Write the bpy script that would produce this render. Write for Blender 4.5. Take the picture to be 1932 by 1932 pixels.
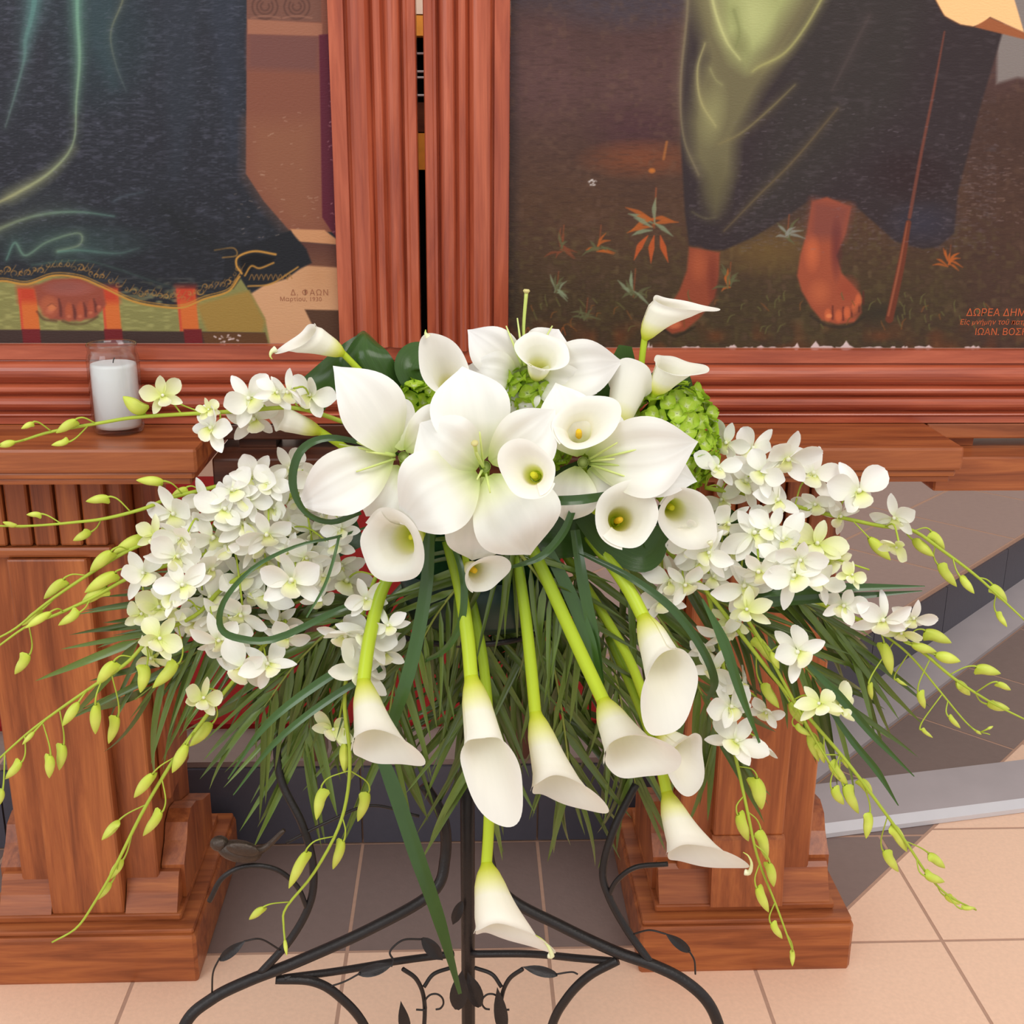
import bpy, math, random
import numpy as np
from mathutils import Vector, Matrix
random.seed(7); rng = np.random.default_rng(7)
scene = bpy.context.scene
for o in list(bpy.data.objects): bpy.data.objects.remove(o)
COL = scene.collection
# ------------------------------------------------------------ camera
FPX = 2200.0; CAMH = 1.45
_p, _y, _r = math.radians(17.5), math.radians(2.3), math.radians(0.45)
FW = Vector((math.sin(_y)*math.cos(_p), math.cos(_y)*math.cos(_p), -math.sin(_p)))
_r0 = Vector((math.cos(_y), -math.sin(_y), 0)); _u0 = _r0.cross(FW)
RT = _r0*math.cos(_r) + _u0*math.sin(_r); UP = _u0*math.cos(_r) - _r0*math.sin(_r)
CP = Vector((0, 0, CAMH))
cam = bpy.data.cameras.new('camera'); camo = bpy.data.objects.new('camera', cam); COL.objects.link(camo)
m = Matrix((RT, UP, -FW)).transposed().to_4x4(); m.translation = CP
camo.matrix_world = m
cam.sensor_width = 36.0; cam.lens = 36.0*FPX/1932.0; cam.clip_start = 0.02
scene.camera = camo
# ------------------------------------------------------------ light
world = bpy.data.worlds.new('world'); scene.world = world; world.use_nodes = True
bg = world.node_tree.nodes['Background']; bg.inputs[0].default_value = (1.0, 0.975, 0.955, 1); bg.inputs[1].default_value = 0.80
def area(name, loc, target, size, power, color):
    l = bpy.data.lights.new(name, 'AREA'); l.shape = 'RECTANGLE'; l.size, l.size_y = size; l.energy = power; l.color = color
    o = bpy.data.objects.new(name, l); COL.objects.link(o); o.location = loc
    o.rotation_euler = (Vector(target)-Vector(loc)).to_track_quat('-Z', 'Y').to_euler()
    return o
area('window_light', (-2.6, -1.6, 3.4), (0, 1.6, 0.9), (2.2, 2.6), 66, (0.93, 0.97, 1.0))
area('ceiling_light', (1.4, -0.6, 4.2), (0.2, 1.6, 0.8), (2.6, 1.6), 72, (1.0, 0.96, 0.91))
lamp = bpy.data.lights.new('slit_fill_lamp', 'POINT'); lamp.energy = 2.2; lamp.color = (1.0, .86, .66); lamp.shadow_soft_size = .04; lo = bpy.data.objects.new('slit_fill_lamp', lamp); COL.objects.link(lo); lo.location = (-.068, 2.05, 2.05)  # added fill lamp, brightens the gold panels behind the slit
scene.view_settings.view_transform = 'Standard'; scene.view_settings.look = 'None'
scene.view_settings.exposure = 0.0; scene.view_settings.gamma = 1.0; scene.view_settings.use_curve_mapping = False

# ------------------------------------------------------------ helpers
def at(x, y, Y):
    """world point on the vertical plane at distance Y seen at photograph pixel x, y"""
    d = FW + RT*((x-966)/FPX) - UP*((y-966)/FPX)
    return CP + d*(Y/d.y)
def PX(Y): return Y*1.04/FPX            # metres per photograph pixel at distance Y
def tocam(p): return (CP-Vector(p)).normalized()
WL = {}
def lin(c):
    c = np.asarray(c, float)/255.0
    return np.where(c <= 0.04045, c/12.92, ((c+0.055)/1.055)**2.4)
def L4(c): return tuple(float(v) for v in lin(c)) + (1.0,)
def empty(name, loc, label, cat, group=None):
    o = bpy.data.objects.new(name, None); COL.objects.link(o); o.location = loc; WL[o.name] = Vector(loc)
    o.empty_display_size = 0.05; o['label'] = label; o['category'] = cat
    if group: o['group'] = group
    return o
def tag(o, label, cat, group=None):
    o['label'] = label; o['category'] = cat
    if group: o['group'] = group
    return o
def meshdata(name, V, F, mat=None, uv=None, smooth=True):
    me = bpy.data.meshes.new(name); me.from_pydata([tuple(v) for v in V], [], F)
    if uv is not None:
        ul = me.uv_layers.new(name='UVMap'); li = np.zeros(len(me.loops), dtype=np.int32); me.loops.foreach_get('vertex_index', li)
        ul.data.foreach_set('uv', np.asarray(uv, dtype=np.float32)[li].ravel())
    if smooth: me.polygons.foreach_set('use_smooth', [True]*len(me.polygons))
    if mat: me.materials.append(mat)
    me.update(); return me
def mk(name, V, F, mat, parent=None, uv=None, smooth=True, kind=None, loc=None):
    """mesh object from world-space vertices"""
    if parent is not None: org = WL[parent.name]
    elif loc is not None: org = Vector(loc)
    else:
        A = np.array([tuple(v) for v in V]); org = Vector(((A[:, 0].min()+A[:, 0].max())/2, (A[:, 1].min()+A[:, 1].max())/2, A[:, 2].min()))
    me = meshdata(name, [Vector(v)-org for v in V], F, mat, uv, smooth)
    o = bpy.data.objects.new(name, me); COL.objects.link(o)
    if parent is not None: o.parent = parent
    else: o.location = org
    WL[o.name] = org
    if kind: o['kind'] = kind
    return o
def inst(name, me, M, parent):
    """object sharing mesh data, world matrix M, under a parent that is only translated"""
    o = bpy.data.objects.new(name, me); COL.objects.link(o); o.parent = parent
    o.matrix_basis = Matrix.Translation(-WL[parent.name]) @ M
    return o
def cr(pts, n):
    """Catmull-Rom resample"""
    P = [Vector(p) for p in pts]
    if len(P) == 2: return [P[0].lerp(P[1], i/(n-1)) for i in range(n)]
    Q = [P[0]*2-P[1]]+P+[P[-1]*2-P[-2]]; out = []; S = len(P)-1
    for i in range(n):
        t = i/(n-1)*S; k = min(int(t), S-1); f = t-k; a, b, c, d = Q[k:k+4]
        out.append(0.5*((2*b)+(c-a)*f+(2*a-5*b+4*c-d)*f*f+(3*b-a-3*c+d)*f**3))
    return out
def interp(vals, n):
    return np.interp(np.linspace(0, 1, n), np.linspace(0, 1, len(vals)), vals)
def frames(pts, hint=None):
    out = []; n = len(pts); prev = None
    for i in range(n):
        t = (pts[min(i+1, n-1)]-pts[max(i-1, 0)]).normalized()
        if prev is None:
            h = hint or (Vector((0, 0, 1)) if abs(t.z) < .9 else Vector((1, 0, 0)))
            a = (h-t*h.dot(t)).normalized()
        else:
            a = prev-t*prev.dot(t); a = a.normalized() if a.length > 1e-6 else prev
        prev = a; out.append((t, a, t.cross(a)))
    return out
def tube(pts, rad, n=8, samples=None, cap=True):
    samples = samples or max(2, len(pts)*5 if len(pts) > 2 else 2)
    P = cr(pts, samples); R = interp(rad if hasattr(rad, '__len__') else [rad, rad], samples)
    V, F, UV = [], [], []
    for i, (p, (t, a, b)) in enumerate(zip(P, frames(P))):
        for k in range(n):
            q = 2*math.pi*k/n; V.append(p+(a*math.cos(q)+b*math.sin(q))*R[i]); UV.append((k/n, i/(samples-1)))
    for i in range(samples-1):
        for k in range(n):
            F.append((i*n+k, i*n+(k+1) % n, (i+1)*n+(k+1) % n, (i+1)*n+k))
    if cap:
        F.append(tuple(range(n-1, -1, -1))); F.append(tuple(range((samples-1)*n, samples*n)))
    return V, F, UV
def join(*parts):
    V, F, UV = [], [], []
    for p in parts:
        o = len(V); V += list(p[0]); F += [tuple(i+o for i in f) for f in p[1]]; UV += list(p[2]) if len(p) > 2 else [(0, 0)]*len(p[0])
    return V, F, UV
def grid(nu, nv, fn):
    V, UV, F = [], [], []
    for j in range(nv):
        for i in range(nu):
            u, v = i/(nu-1), j/(nv-1); V.append(fn(u, v)); UV.append((u, v))
    for j in range(nv-1):
        for i in range(nu-1): F.append((j*nu+i, j*nu+i+1, (j+1)*nu+i+1, (j+1)*nu+i))
    return V, F, UV
def box(x0, x1, y0, y1, z0, z1, bev=0.0, top=None):
    """box, optionally chamfered; top=(dx,dy) insets the top face"""
    tx, ty = top or (0, 0)
    if bev <= 0:
        V = [(x0, y0, z0), (x1, y0, z0), (x1, y1, z0), (x0, y1, z0), (x0+tx, y0+ty, z1), (x1-tx, y0+ty, z1), (x1-tx, y1-ty, z1), (x0+tx, y1-ty, z1)]
        F = [(3, 2, 1, 0), (4, 5, 6, 7), (0, 1, 5, 4), (1, 2, 6, 5), (2, 3, 7, 6), (3, 0, 4, 7)]
        return V, F, [(0, 0)]*8
    b = bev; V = []; F = []
    rings = [(b, z0), (0, z0+b), (0, z1-b), (b, z1)]
    for ins, z in rings:
        a0, a1, c0, c1 = x0, x1, y0, y1
        e = b-ins if ins == b else b
        if ins == b: pts = [(x0+b*1.0, y0+b), (x1-b, y0+b), (x1-b, y1-b), (x0+b, y1-b)]; pts = [pts[0], pts[0], pts[1], pts[1], pts[2], pts[2], pts[3], pts[3]]
        else: pts = [(x0, y0+b), (x0+b, y0), (x1-b, y0), (x1, y0+b), (x1, y1-b), (x1-b, y1), (x0+b, y1), (x0, y1-b)]
        if ins == b:
            pts = [(x0+b*.4, y0+b), (x0+b, y0+b*.4), (x1-b, y0+b*.4), (x1-b*.4, y0+b), (x1-b*.4, y1-b), (x1-b, y1-b*.4), (x0+b, y1-b*.4), (x0+b*.4, y1-b)]
        V += [(x, y, z) for x, y in pts]
    for r in range(3):
        for k in range(8): F.append((r*8+k, r*8+(k+1) % 8, (r+1)*8+(k+1) % 8, (r+1)*8+k))
    F.append(tuple(range(7, -1, -1))); F.append(tuple(range(24, 32)))
    return V, F, [(0, 0)]*len(V)
def lathe(prof, c, n=32):
    V, F, UV = [], [], []
    for j, (r, z) in enumerate(prof):
        for k in range(n):
            q = 2*math.pi*k/n; V.append((c[0]+r*math.cos(q), c[1]+r*math.sin(q), c[2]+z)); UV.append((k/n, j/(len(prof)-1)))
    for j in range(len(prof)-1):
        for k in range(n): F.append((j*n+k, j*n+(k+1) % n, (j+1)*n+(k+1) % n, (j+1)*n+k))
    return V, F, UV
def prism(poly, z0, z1):
    n = len(poly); V = [(x, y, z0) for x, y in poly]+[(x, y, z1) for x, y in poly]
    return V, [tuple(range(n-1, -1, -1)), tuple(range(n, 2*n))]+[(i, (i+1) % n, n+(i+1) % n, n+i) for i in range(n)], [(0, 0)]*(2*n)
def extrude(prof, fn, s0, s1):
    """profile points (a, b) swept straight; fn(a, b, s) -> world"""
    n = len(prof); V = [fn(a, b, s0) for a, b in prof]+[fn(a, b, s1) for a, b in prof]
    F = [(i, (i+1) % n, n+(i+1) % n, n+i) for i in range(n)]+[tuple(range(n-1, -1, -1)), tuple(range(n, 2*n))]
    return V, F, [(0, 0)]*(2*n)
def clip(poly, a, b, c):
    """keep a*x+b*y+c >= 0"""
    out = []
    for i in range(len(poly)):
        p, q = poly[i], poly[(i+1) % len(poly)]; dp, dq = a*p[0]+b*p[1]+c, a*q[0]+b*q[1]+c
        if dp >= 0: out.append(p)
        if (dp >= 0) != (dq >= 0):
            t = dp/(dp-dq); out.append((p[0]+(q[0]-p[0])*t, p[1]+(q[1]-p[1])*t))
    return out
def shrink(poly, d):
    cx = sum(p[0] for p in poly)/len(poly); cy = sum(p[1] for p in poly)/len(poly)
    out = poly
    n = len(poly)
    for i in range(n):
        p, q = poly[i], poly[(i+1) % n]; ex, ey = q[0]-p[0], q[1]-p[1]; l = math.hypot(ex, ey)
        if l < 1e-6: continue
        nx, ny = -ey/l, ex/l
        s = 1 if (cx-p[0])*nx+(cy-p[1])*ny > 0 else -1
        out = clip(out, s*nx, s*ny, -s*(nx*p[0]+ny*p[1])-d)
        if len(out) < 3: return None
    return out

# ------------------------------------------------------------ materials
def newmat(name):
    ma = bpy.data.materials.new(name); ma.use_nodes = True; nt = ma.node_tree
    return ma, nt, nt.nodes['Principled BSDF'], nt.nodes.new, nt.links.new
def setp(b, rough=.5, spec=.5, metal=0.0, coat=0.0):
    b.inputs['Roughness'].default_value = rough; b.inputs['Specular IOR Level'].default_value = spec; b.inputs['Metallic'].default_value = metal
    b.inputs['Coat Weight'].default_value = coat; b.inputs['Coat Roughness'].default_value = .12
def plain(name, c, rough=.5, spec=.4, var=.12, scale=30, metal=0, coat=0, bump=0.0, bscale=80, obrand=0.0):
    ma, nt, b, N, K = newmat(name); setp(b, rough, spec, metal, coat)
    tc = N('ShaderNodeTexCoord'); no = N('ShaderNodeTexNoise'); no.inputs['Scale'].default_value = scale; no.inputs['Detail'].default_value = 5
    K(tc.outputs['Object'], no.inputs['Vector'])
    hs = N('ShaderNodeHueSaturation'); hs.inputs['Color'].default_value = L4(c)
    mr = N('ShaderNodeMapRange'); mr.inputs[3].default_value = 1-var; mr.inputs[4].default_value = 1+var
    K(no.outputs['Fac'], mr.inputs[0])
    if obrand:
        oi = N('ShaderNodeObjectInfo'); m2 = N('ShaderNodeMapRange'); m2.inputs[3].default_value = 1-obrand; m2.inputs[4].default_value = 1+obrand
        K(oi.outputs['Random'], m2.inputs[0]); mm = N('ShaderNodeMath'); mm.operation = 'MULTIPLY'
        K(mr.outputs[0], mm.inputs[0]); K(m2.outputs[0], mm.inputs[1]); K(mm.outputs[0], hs.inputs['Value'])
    else: K(mr.outputs[0], hs.inputs['Value'])
    K(hs.outputs[0], b.inputs['Base Color'])
    if bump:
        n2 = N('ShaderNodeTexNoise'); n2.inputs['Scale'].default_value = bscale; n2.inputs['Detail'].default_value = 6; K(tc.outputs['Object'], n2.inputs['Vector'])
        bu = N('ShaderNodeBump'); bu.inputs['Strength'].default_value = bump; bu.inputs['Distance'].default_value = .002
        K(n2.outputs['Fac'], bu.inputs['Height']); K(bu.outputs[0], b.inputs['Normal'])
    return ma
def wood(name, dark, mid, light, axis, rough=.32, coat=.25):
    ma, nt, b, N, K = newmat(name); setp(b, rough, .4, 0, coat)
    tc = N('ShaderNodeTexCoord'); mp = N('ShaderNodeMapping'); s = [22, 22, 22]; s[axis] = 1.6; mp.inputs['Scale'].default_value = s
    K(tc.outputs['Object'], mp.inputs['Vector'])
    n1 = N('ShaderNodeTexNoise'); n1.inputs['Scale'].default_value = 1.6; n1.inputs['Detail'].default_value = 8; n1.inputs['Roughness'].default_value = .62; n1.inputs['Distortion'].default_value = .6
    K(mp.outputs[0], n1.inputs['Vector'])
    mp2 = N('ShaderNodeMapping'); s2 = [300, 300, 300]; s2[axis] = 14; mp2.inputs['Scale'].default_value = s2; K(tc.outputs['Object'], mp2.inputs['Vector'])
    n2 = N('ShaderNodeTexNoise'); n2.inputs['Scale'].default_value = 1; n2.inputs['Detail'].default_value = 3; K(mp2.outputs[0], n2.inputs['Vector'])
    ra = N('ShaderNodeValToRGB'); e = ra.color_ramp.elements; e[0].position = .3; e[0].color = L4(dark); e[1].position = .72; e[1].color = L4(light); k = ra.color_ramp.elements.new(.5); k.color = L4(mid)
    K(n1.outputs['Fac'], ra.inputs[0])
    mx = N('ShaderNodeMix'); mx.data_type = 'RGBA'; mx.blend_type = 'MULTIPLY'; mx.inputs[0].default_value = .22
    r2 = N('ShaderNodeValToRGB'); r2.color_ramp.elements[0].position = .3; r2.color_ramp.elements[0].color = (.45, .35, .3, 1); r2.color_ramp.elements[1].position = .6
    K(n2.outputs['Fac'], r2.inputs[0]); K(ra.outputs[0], mx.inputs[6]); K(r2.outputs[0], mx.inputs[7])
    K(mx.outputs[2], b.inputs['Base Color'])
    bu = N('ShaderNodeBump'); bu.inputs['Strength'].default_value = .12; bu.inputs['Distance'].default_value = .001; K(n2.outputs['Fac'], bu.inputs['Height']); K(bu.outputs[0], b.inputs['Normal'])
    return ma
def petalmat(name, stops, rough=.5, trans=.22, vein=.06, vscale=40, obrand=0.04):
    """colour along the petal (UV v), faint veins along it, light passing through"""
    ma, nt, b, N, K = newmat(name); setp(b, rough, .3)
    uv = N('ShaderNodeUVMap'); sx = N('ShaderNodeSeparateXYZ'); K(uv.outputs[0], sx.inputs[0])
    ra = N('ShaderNodeValToRGB'); el = ra.color_ramp.elements
    for i, (p, c) in enumerate(stops):
        e = el[i] if i < 2 else el.new(p); e.position = p; e.color = L4(c)
    K(sx.outputs['Y'], ra.inputs[0])
    mp = N('ShaderNodeMapping'); mp.inputs['Scale'].default_value = (vscale, 1.2, 1); K(uv.outputs[0], mp.inputs[0])
    no = N('ShaderNodeTexNoise'); no.inputs['Scale'].default_value = 1; no.inputs['Detail'].default_value = 3; K(mp.outputs[0], no.inputs['Vector'])
    hs = N('ShaderNodeHueSaturation'); mr = N('ShaderNodeMapRange'); mr.inputs[3].default_value = 1-vein; mr.inputs[4].default_value = 1+vein*.6
    K(no.outputs['Fac'], mr.inputs[0])
    oi = N('ShaderNodeObjectInfo'); m2 = N('ShaderNodeMapRange'); m2.inputs[3].default_value = 1-obrand; m2.inputs[4].default_value = 1+obrand*.5; K(oi.outputs['Random'], m2.inputs[0])
    mm = N('ShaderNodeMath'); mm.operation = 'MULTIPLY'; K(mr.outputs[0], mm.inputs[0]); K(m2.outputs[0], mm.inputs[1])
    K(mm.outputs[0], hs.inputs['Value']); K(ra.outputs[0], hs.inputs['Color']); K(hs.outputs[0], b.inputs['Base Color'])
    bu = N('ShaderNodeBump'); bu.inputs['Strength'].default_value = .15; bu.inputs['Distance'].default_value = .001; K(no.outputs['Fac'], bu.inputs['Height']); K(bu.outputs[0], b.inputs['Normal'])
    tr = N('ShaderNodeBsdfTranslucent'); K(hs.outputs[0], tr.inputs[0]); mi = N('ShaderNodeMixShader'); mi.inputs[0].default_value = trans
    K(b.outputs[0], mi.inputs[1]); K(tr.outputs[0], mi.inputs[2]); K(mi.outputs[0], nt.nodes['Material Output'].inputs[0])
    return ma
MAH = ((140, 60, 40), (170, 82, 54), (198, 106, 74))
OAK = ((118, 58, 30), (160, 88, 48), (192, 115, 62))
M = {}
for ax, k in enumerate('xyz'):
    M['mah_'+k] = wood('mahogany_'+k, *MAH, axis=ax)
    M['oak_'+k] = wood('varnished_wood_'+k, *OAK, axis=ax, rough=.38, coat=.12)
    M['darkwood_'+k] = wood('dark_wood_'+k, (58, 28, 18), (84, 44, 28), (104, 58, 36), axis=ax)
M['tile_light'] = plain('beige_tile', (242, 202, 174), .36, .45, .10, 130, bump=.15, bscale=160, obrand=.025)
M['tile_dark'] = plain('slate_tile', (128, 108, 102), .4, .45, .10, 50, bump=.15, bscale=140, obrand=.05)
M['tile_dais_lit'] = plain('slate_tile_lit', (164, 138, 130), .4, .45, .08, 50, bump=.15, bscale=140, obrand=.04)  # slate tile made paler, light on the platform top put into its colour
M['tile_riser'] = plain('charcoal_tile', (78, 76, 86), .4, .45, .10, 50, bump=.15, bscale=140, obrand=.05)
M['grout'] = plain('grout', (186, 150, 130), .9, .1, .1, 80)
M['grey_trim'] = plain('worn_grey_trim', (176, 166, 168), .45, .4, .10, 12, bump=.3, bscale=30)
M['white_edge'] = plain('pale_edge', (214, 212, 216), .4, .4, .05, 20)
M['red_carpet'] = plain('red_carpet', (146, 38, 36), .95, .05, .2, 220, bump=.6, bscale=400)
M['iron'] = plain('black_iron', (42, 38, 38), .42, .5, .25, 60, metal=.35, bump=.3, bscale=300)
M['bronze'] = plain('antique_bronze', (72, 60, 52), .4, .5, .35, 90, metal=.5, bump=.8, bscale=160)
M['wax'] = plain('white_wax', (244, 243, 246), .35, .4, .03, 20)
M['black'] = plain('wick', (40, 36, 34), .8, .1)
M['bowl'] = plain('dark_green_plastic', (20, 52, 44), .4, .5, .1)
M['foam'] = plain('wet_foam', (34, 70, 40), .95, .05, .2, 120, bump=.5)
M['gold'] = plain('gilded_board', (236, 160, 64), .45, .4, .2, 60)
M['cream'] = plain('cream_board', (246, 226, 206), .6, .2, .05)
M['pitch'] = plain('slit_dark_black', (8, 7, 7), .9, .05)  # for the sheet that stands in for darkness behind the slit
M['backwall'] = plain('plaster_wall', (206, 192, 180), .8, .1, .2, 6)
ma, nt, b, N, K = newmat('clear_glass'); nt.nodes.remove(b); tr = N('ShaderNodeBsdfTransparent'); tr.inputs[0].default_value = (.96, .97, .96, 1)
gl = N('ShaderNodeBsdfGlossy'); gl.inputs['Roughness'].default_value = .04; fr = N('ShaderNodeLayerWeight'); fr.inputs['Blend'].default_value = .5; pw = N('ShaderNodeMath'); pw.operation = 'POWER'; pw.inputs[1].default_value = 2.6; K(fr.outputs['Facing'], pw.inputs[0]); sc = N('ShaderNodeMath'); sc.operation = 'MULTIPLY_ADD'; sc.inputs[1].default_value = .8; sc.inputs[2].default_value = .05; K(pw.outputs[0], sc.inputs[0])
mi = N('ShaderNodeMixShader'); K(sc.outputs[0], mi.inputs[0]); K(tr.outputs[0], mi.inputs[1]); K(gl.outputs[0], mi.inputs[2]); K(mi.outputs[0], nt.nodes['Material Output'].inputs[0]); M['glass'] = ma
M['calla'] = petalmat('calla_spathe', [(0, (206, 220, 40)), (.12, (228, 234, 88)), (.30, (244, 244, 166)), (.50, (253, 251, 234)), (1, (254, 252, 244))], .45, .32, .03, 30)
M['calla_stem'] = petalmat('calla_stem', [(0, (110, 140, 30)), (.4, (176, 200, 48)), (1, (204, 222, 60))], .35, .05, .12, 8)
M['spadix'] = plain('yellow_spadix', (240, 196, 40), .6, .3, .12, 400, bump=.6, bscale=600)
M['spadix_green'] = plain('green_spadix', (214, 212, 40), .6, .3, .12, 400, bump=.6, bscale=600)
M['lily'] = petalmat('lily_petal', [(0, (206, 222, 128)), (.16, (236, 240, 198)), (.38, (251, 250, 240)), (1, (254, 253, 252))], .5, .25, .05, 14)
M['calla_tip'] = petalmat('calla_tip', [(0, (250, 248, 214)), (1, (206, 220, 90))], .45, .1)
M['lily_throat'] = petalmat('lily_throat', [(0, (206, 220, 140)), (1, (150, 180, 70))], .5, .1)
M['lily_fil'] = petalmat('lily_filament', [(0, (206, 226, 130)), (1, (226, 236, 150))], .45, .1)
M['lily_style'] = petalmat('lily_style', [(0, (196, 216, 110)), (1, (206, 220, 120))], .45, .1)
M['stigma'] = plain('lily_stigma', (206, 196, 130), .5, .3)
M['orchid'] = petalmat('orchid_petal', [(0, (236, 242, 196)), (.25, (250, 250, 236)), (1, (254, 253, 250))], .5, .28, .04, 10, .05)
M['orchid_cream'] = petalmat('orchid_petal_cream', [(0, (226, 236, 130)), (.4, (242, 246, 184)), (1, (250, 250, 222))], .5, .28, .05, 10, .06)
M['orchid_lip'] = petalmat('orchid_lip', [(0, (214, 226, 90)), (.5, (240, 242, 178)), (1, (250, 250, 226))], .5, .2, .05, 10)
M['bud'] = petalmat('orchid_bud', [(0, (196, 212, 66)), (.5, (222, 232, 108)), (1, (206, 220, 84))], .4, .12, .08, 10, .08)
M['spray_stem'] = plain('orchid_stem', (168, 186, 62), .45, .3, .12, 60)
M['hyd'] = petalmat('green_hydrangea', [(0, (236, 244, 190)), (.3, (192, 218, 74)), (1, (166, 204, 44))], .5, .3, .1, 10, .14)
M['hyd_core'] = plain('hydrangea_core', (96, 136, 30), .8, .1)
M['palm'] = plain('palm_leaflet', (88, 108, 44), .26, .55, .2, 25, obrand=.42)
M['palm_stem'] = plain('palm_rachis', (136, 146, 66), .4, .4, .15, 30)
M['blade'] = plain('dark_strap_leaf', (56, 88, 36), .24, .5, .2, 20, coat=.1, obrand=.2)
M['aspid'] = petalmat('aspidistra_leaf', [(0, (50, 76, 34)), (1, (66, 96, 42))], .2, .06, .4, 44)
# ============================================================ setting
def struct(name, shape, mat, smooth=False):
    return mk(name, shape[0], shape[1], mat, None, shape[2], smooth, 'structure')
R2 = math.sqrt(2)
floor = struct('floor', box(-3.2, 4.2, -0.6, 4.9, -.06, -.0006), M['grout'])
def put_tile(poly, mat, parent, z=0.0, th=.012, gap=.0035):
    p = shrink(poly, gap) if len(poly) >= 3 else None
    if p and len(p) >= 3:
        A = abs(sum(p[i][0]*p[(i+1) % len(p)][1]-p[(i+1) % len(p)][0]*p[i][1] for i in range(len(p))))/2
        if A > .002:
            if sum(p[i][0]*p[(i+1) % len(p)][1]-p[(i+1) % len(p)][0]*p[i][1] for i in range(len(p))) < 0: p = p[::-1]
            s = prism(p, z-th, z); mk('tile', s[0], s[1], mat, parent, None, False)
TX = .3785; X0 = .149; Y0 = 1.852
for i in range(-5, 6):
    for j in range(-3, 5):
        x0, y0 = X0+TX*i, Y0+TX*(j-1); sq = [(x0, y0), (x0+TX, y0), (x0+TX, y0+TX), (x0, y0+TX)]
        if j > 0: sq = clip(sq, 1, -1, 1.2)
        if len(sq) >= 3 and y0 > .6: put_tile(sq, M['tile_light'], floor)
for i in range(-5, 3):                                              # slate border in front of the step
    x0 = X0+TX*i; sq = clip([(x0, Y0), (x0+TX, Y0), (x0+TX, 2.208), (x0, 2.208)], -1, 1, -1.2)
    if len(sq) >= 3: put_tile(sq, M['tile_dark'], floor)
for k in range(0, 8):                                               # slate border along the slanting side
    a0 = 2.0+.40*k; b0, b1 = 1.2/R2, 1.60/R2
    q = [((a-b)/R2, (a+b)/R2) for a, b in ((a0, b0), (a0+.40, b0), (a0+.40, b1), (a0, b1))]
    q = clip(q, 0, 1, -2.208)
    if len(q) >= 3: put_tile(q, M['tile_dark'], floor)
# raised platform with a slanting right side
DZ = .2
dais = struct('floor_platform', prism([(-3.2, 2.216), (.418, 2.216), (2.9, 4.698), (2.9, 4.9), (-3.2, 4.9)], -.001, DZ-.0005), M['grout'])
for k in range(0, 7):
    for l in range(0, 4):
        a0 = 1.95+.48*k; b0 = 1.271+.41*l
        q = [((a-b)/R2, (a+b)/R2) for a, b in ((a0, b0), (a0+.48, b0), (a0+.48, b0+.41), (a0, b0+.41))]
        q = clip(clip(q, 0, 1, -2.21), 1, 0, -.32); q = clip(q, 0, -1, 4.88)
        if len(q) >= 3: put_tile(q, M['tile_dais_lit'], dais, DZ, .012, .006)
for i in range(-8, 3):                                              # front strip of the platform top
    x0 = X0+TX*i; put_tile(clip([(x0, 2.21), (x0+TX, 2.21), (x0+TX, 2.36), (x0, 2.36)], -1, 0, .32), M['tile_dark'], dais, DZ, .012)
for i in range(-8, 2):                                              # riser tiles, front
    x0 = X0+TX*i; x1 = min(x0+TX, .41)
    if x1-x0 > .05:
        s = box(x0+.002, x1-.002, 2.206, 2.218, .004, DZ-.014); mk('riser_tile', s[0], s[1], M['tile_riser'], dais, None, False)
for k in range(0, 8):                                               # riser tiles, slanting side
    a0, a1 = 1.87+.48*k, 2.35+.48*k; b0 = 1.263
    q = [((a-b)/R2, (a+b)/R2) for a, b in ((a0+.002, b0), (a1-.002, b0), (a1-.002, b0+.012), (a0+.002, b0+.012))]
    s = prism(q, .004, DZ-.014); mk('riser_tile', s[0], s[1], M['tile_riser'], dais, None, False)
# grey trim boards on the floor
def board(p0, p1, w, z1, mat, name, parent=None, kind=None, z0=0.0, slope=0.0):
    d = Vector((p1[0]-p0[0], p1[1]-p0[1])).normalized(); n = Vector((-d.y, d.x))*w
    q = [(p0[0], p0[1]), (p1[0], p1[1]), (p1[0]+n.x, p1[1]+n.y), (p0[0]+n.x, p0[1]+n.y)]
    V, F, U = prism(q, z0, z1)
    if slope: V[4] = (V[4][0], V[4][1], z1-slope); V[5] = (V[5][0], V[5][1], z1-slope)
    return mk(name, V, F, mat, parent, None, False, kind)
board((.52, 2.12), (2.7, 4.30), .135, .03, M['grey_trim'], 'trim_1', kind='structure', z0=.001, slope=.018)
ramp = empty('floor_ramp', (1.05, 2.33, 0), 'worn grey cable ramp board lying slanted on the tiles at right', 'ramp')
def ramp_at(s, t): return (0.70+s*.983-t*.184, 2.185+s*.184+t*.983)
def ramp_prism(s0, s1, t0, t1, z0, za, zb):
    q = [ramp_at(s0, t0), ramp_at(s1, t0), ramp_at(s1, t1), ramp_at(s0, t1)]
    V, F, U = prism(q, z0, za); V[6] = (V[6][0], V[6][1], zb); V[7] = (V[7][0], V[7][1], zb); return V, F, U
s = ramp_prism(.02, 1.0, .022, .175, .001, .022, .026); mk('board', s[0], s[1], M['grey_trim'], ramp, None, False)
s = ramp_prism(.02, 1.0, 0, .0215, .001, .012, .024); mk('edge_strip', s[0], s[1], M['white_edge'], ramp, None, False)
# red carpet on the platform between the stands
carpet = mk('red_carpet', *box(-1.6, .30, 2.36, 4.4, DZ+.001, DZ+.012)[:2], M['red_carpet'], None, None, False)
tag(carpet, 'red carpet on the raised platform behind the flower stand', 'carpet')
struct('wall_back', box(-3.2, 4.2, 4.9, 4.98, -.06, 3.2), M['backwall'])
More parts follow.
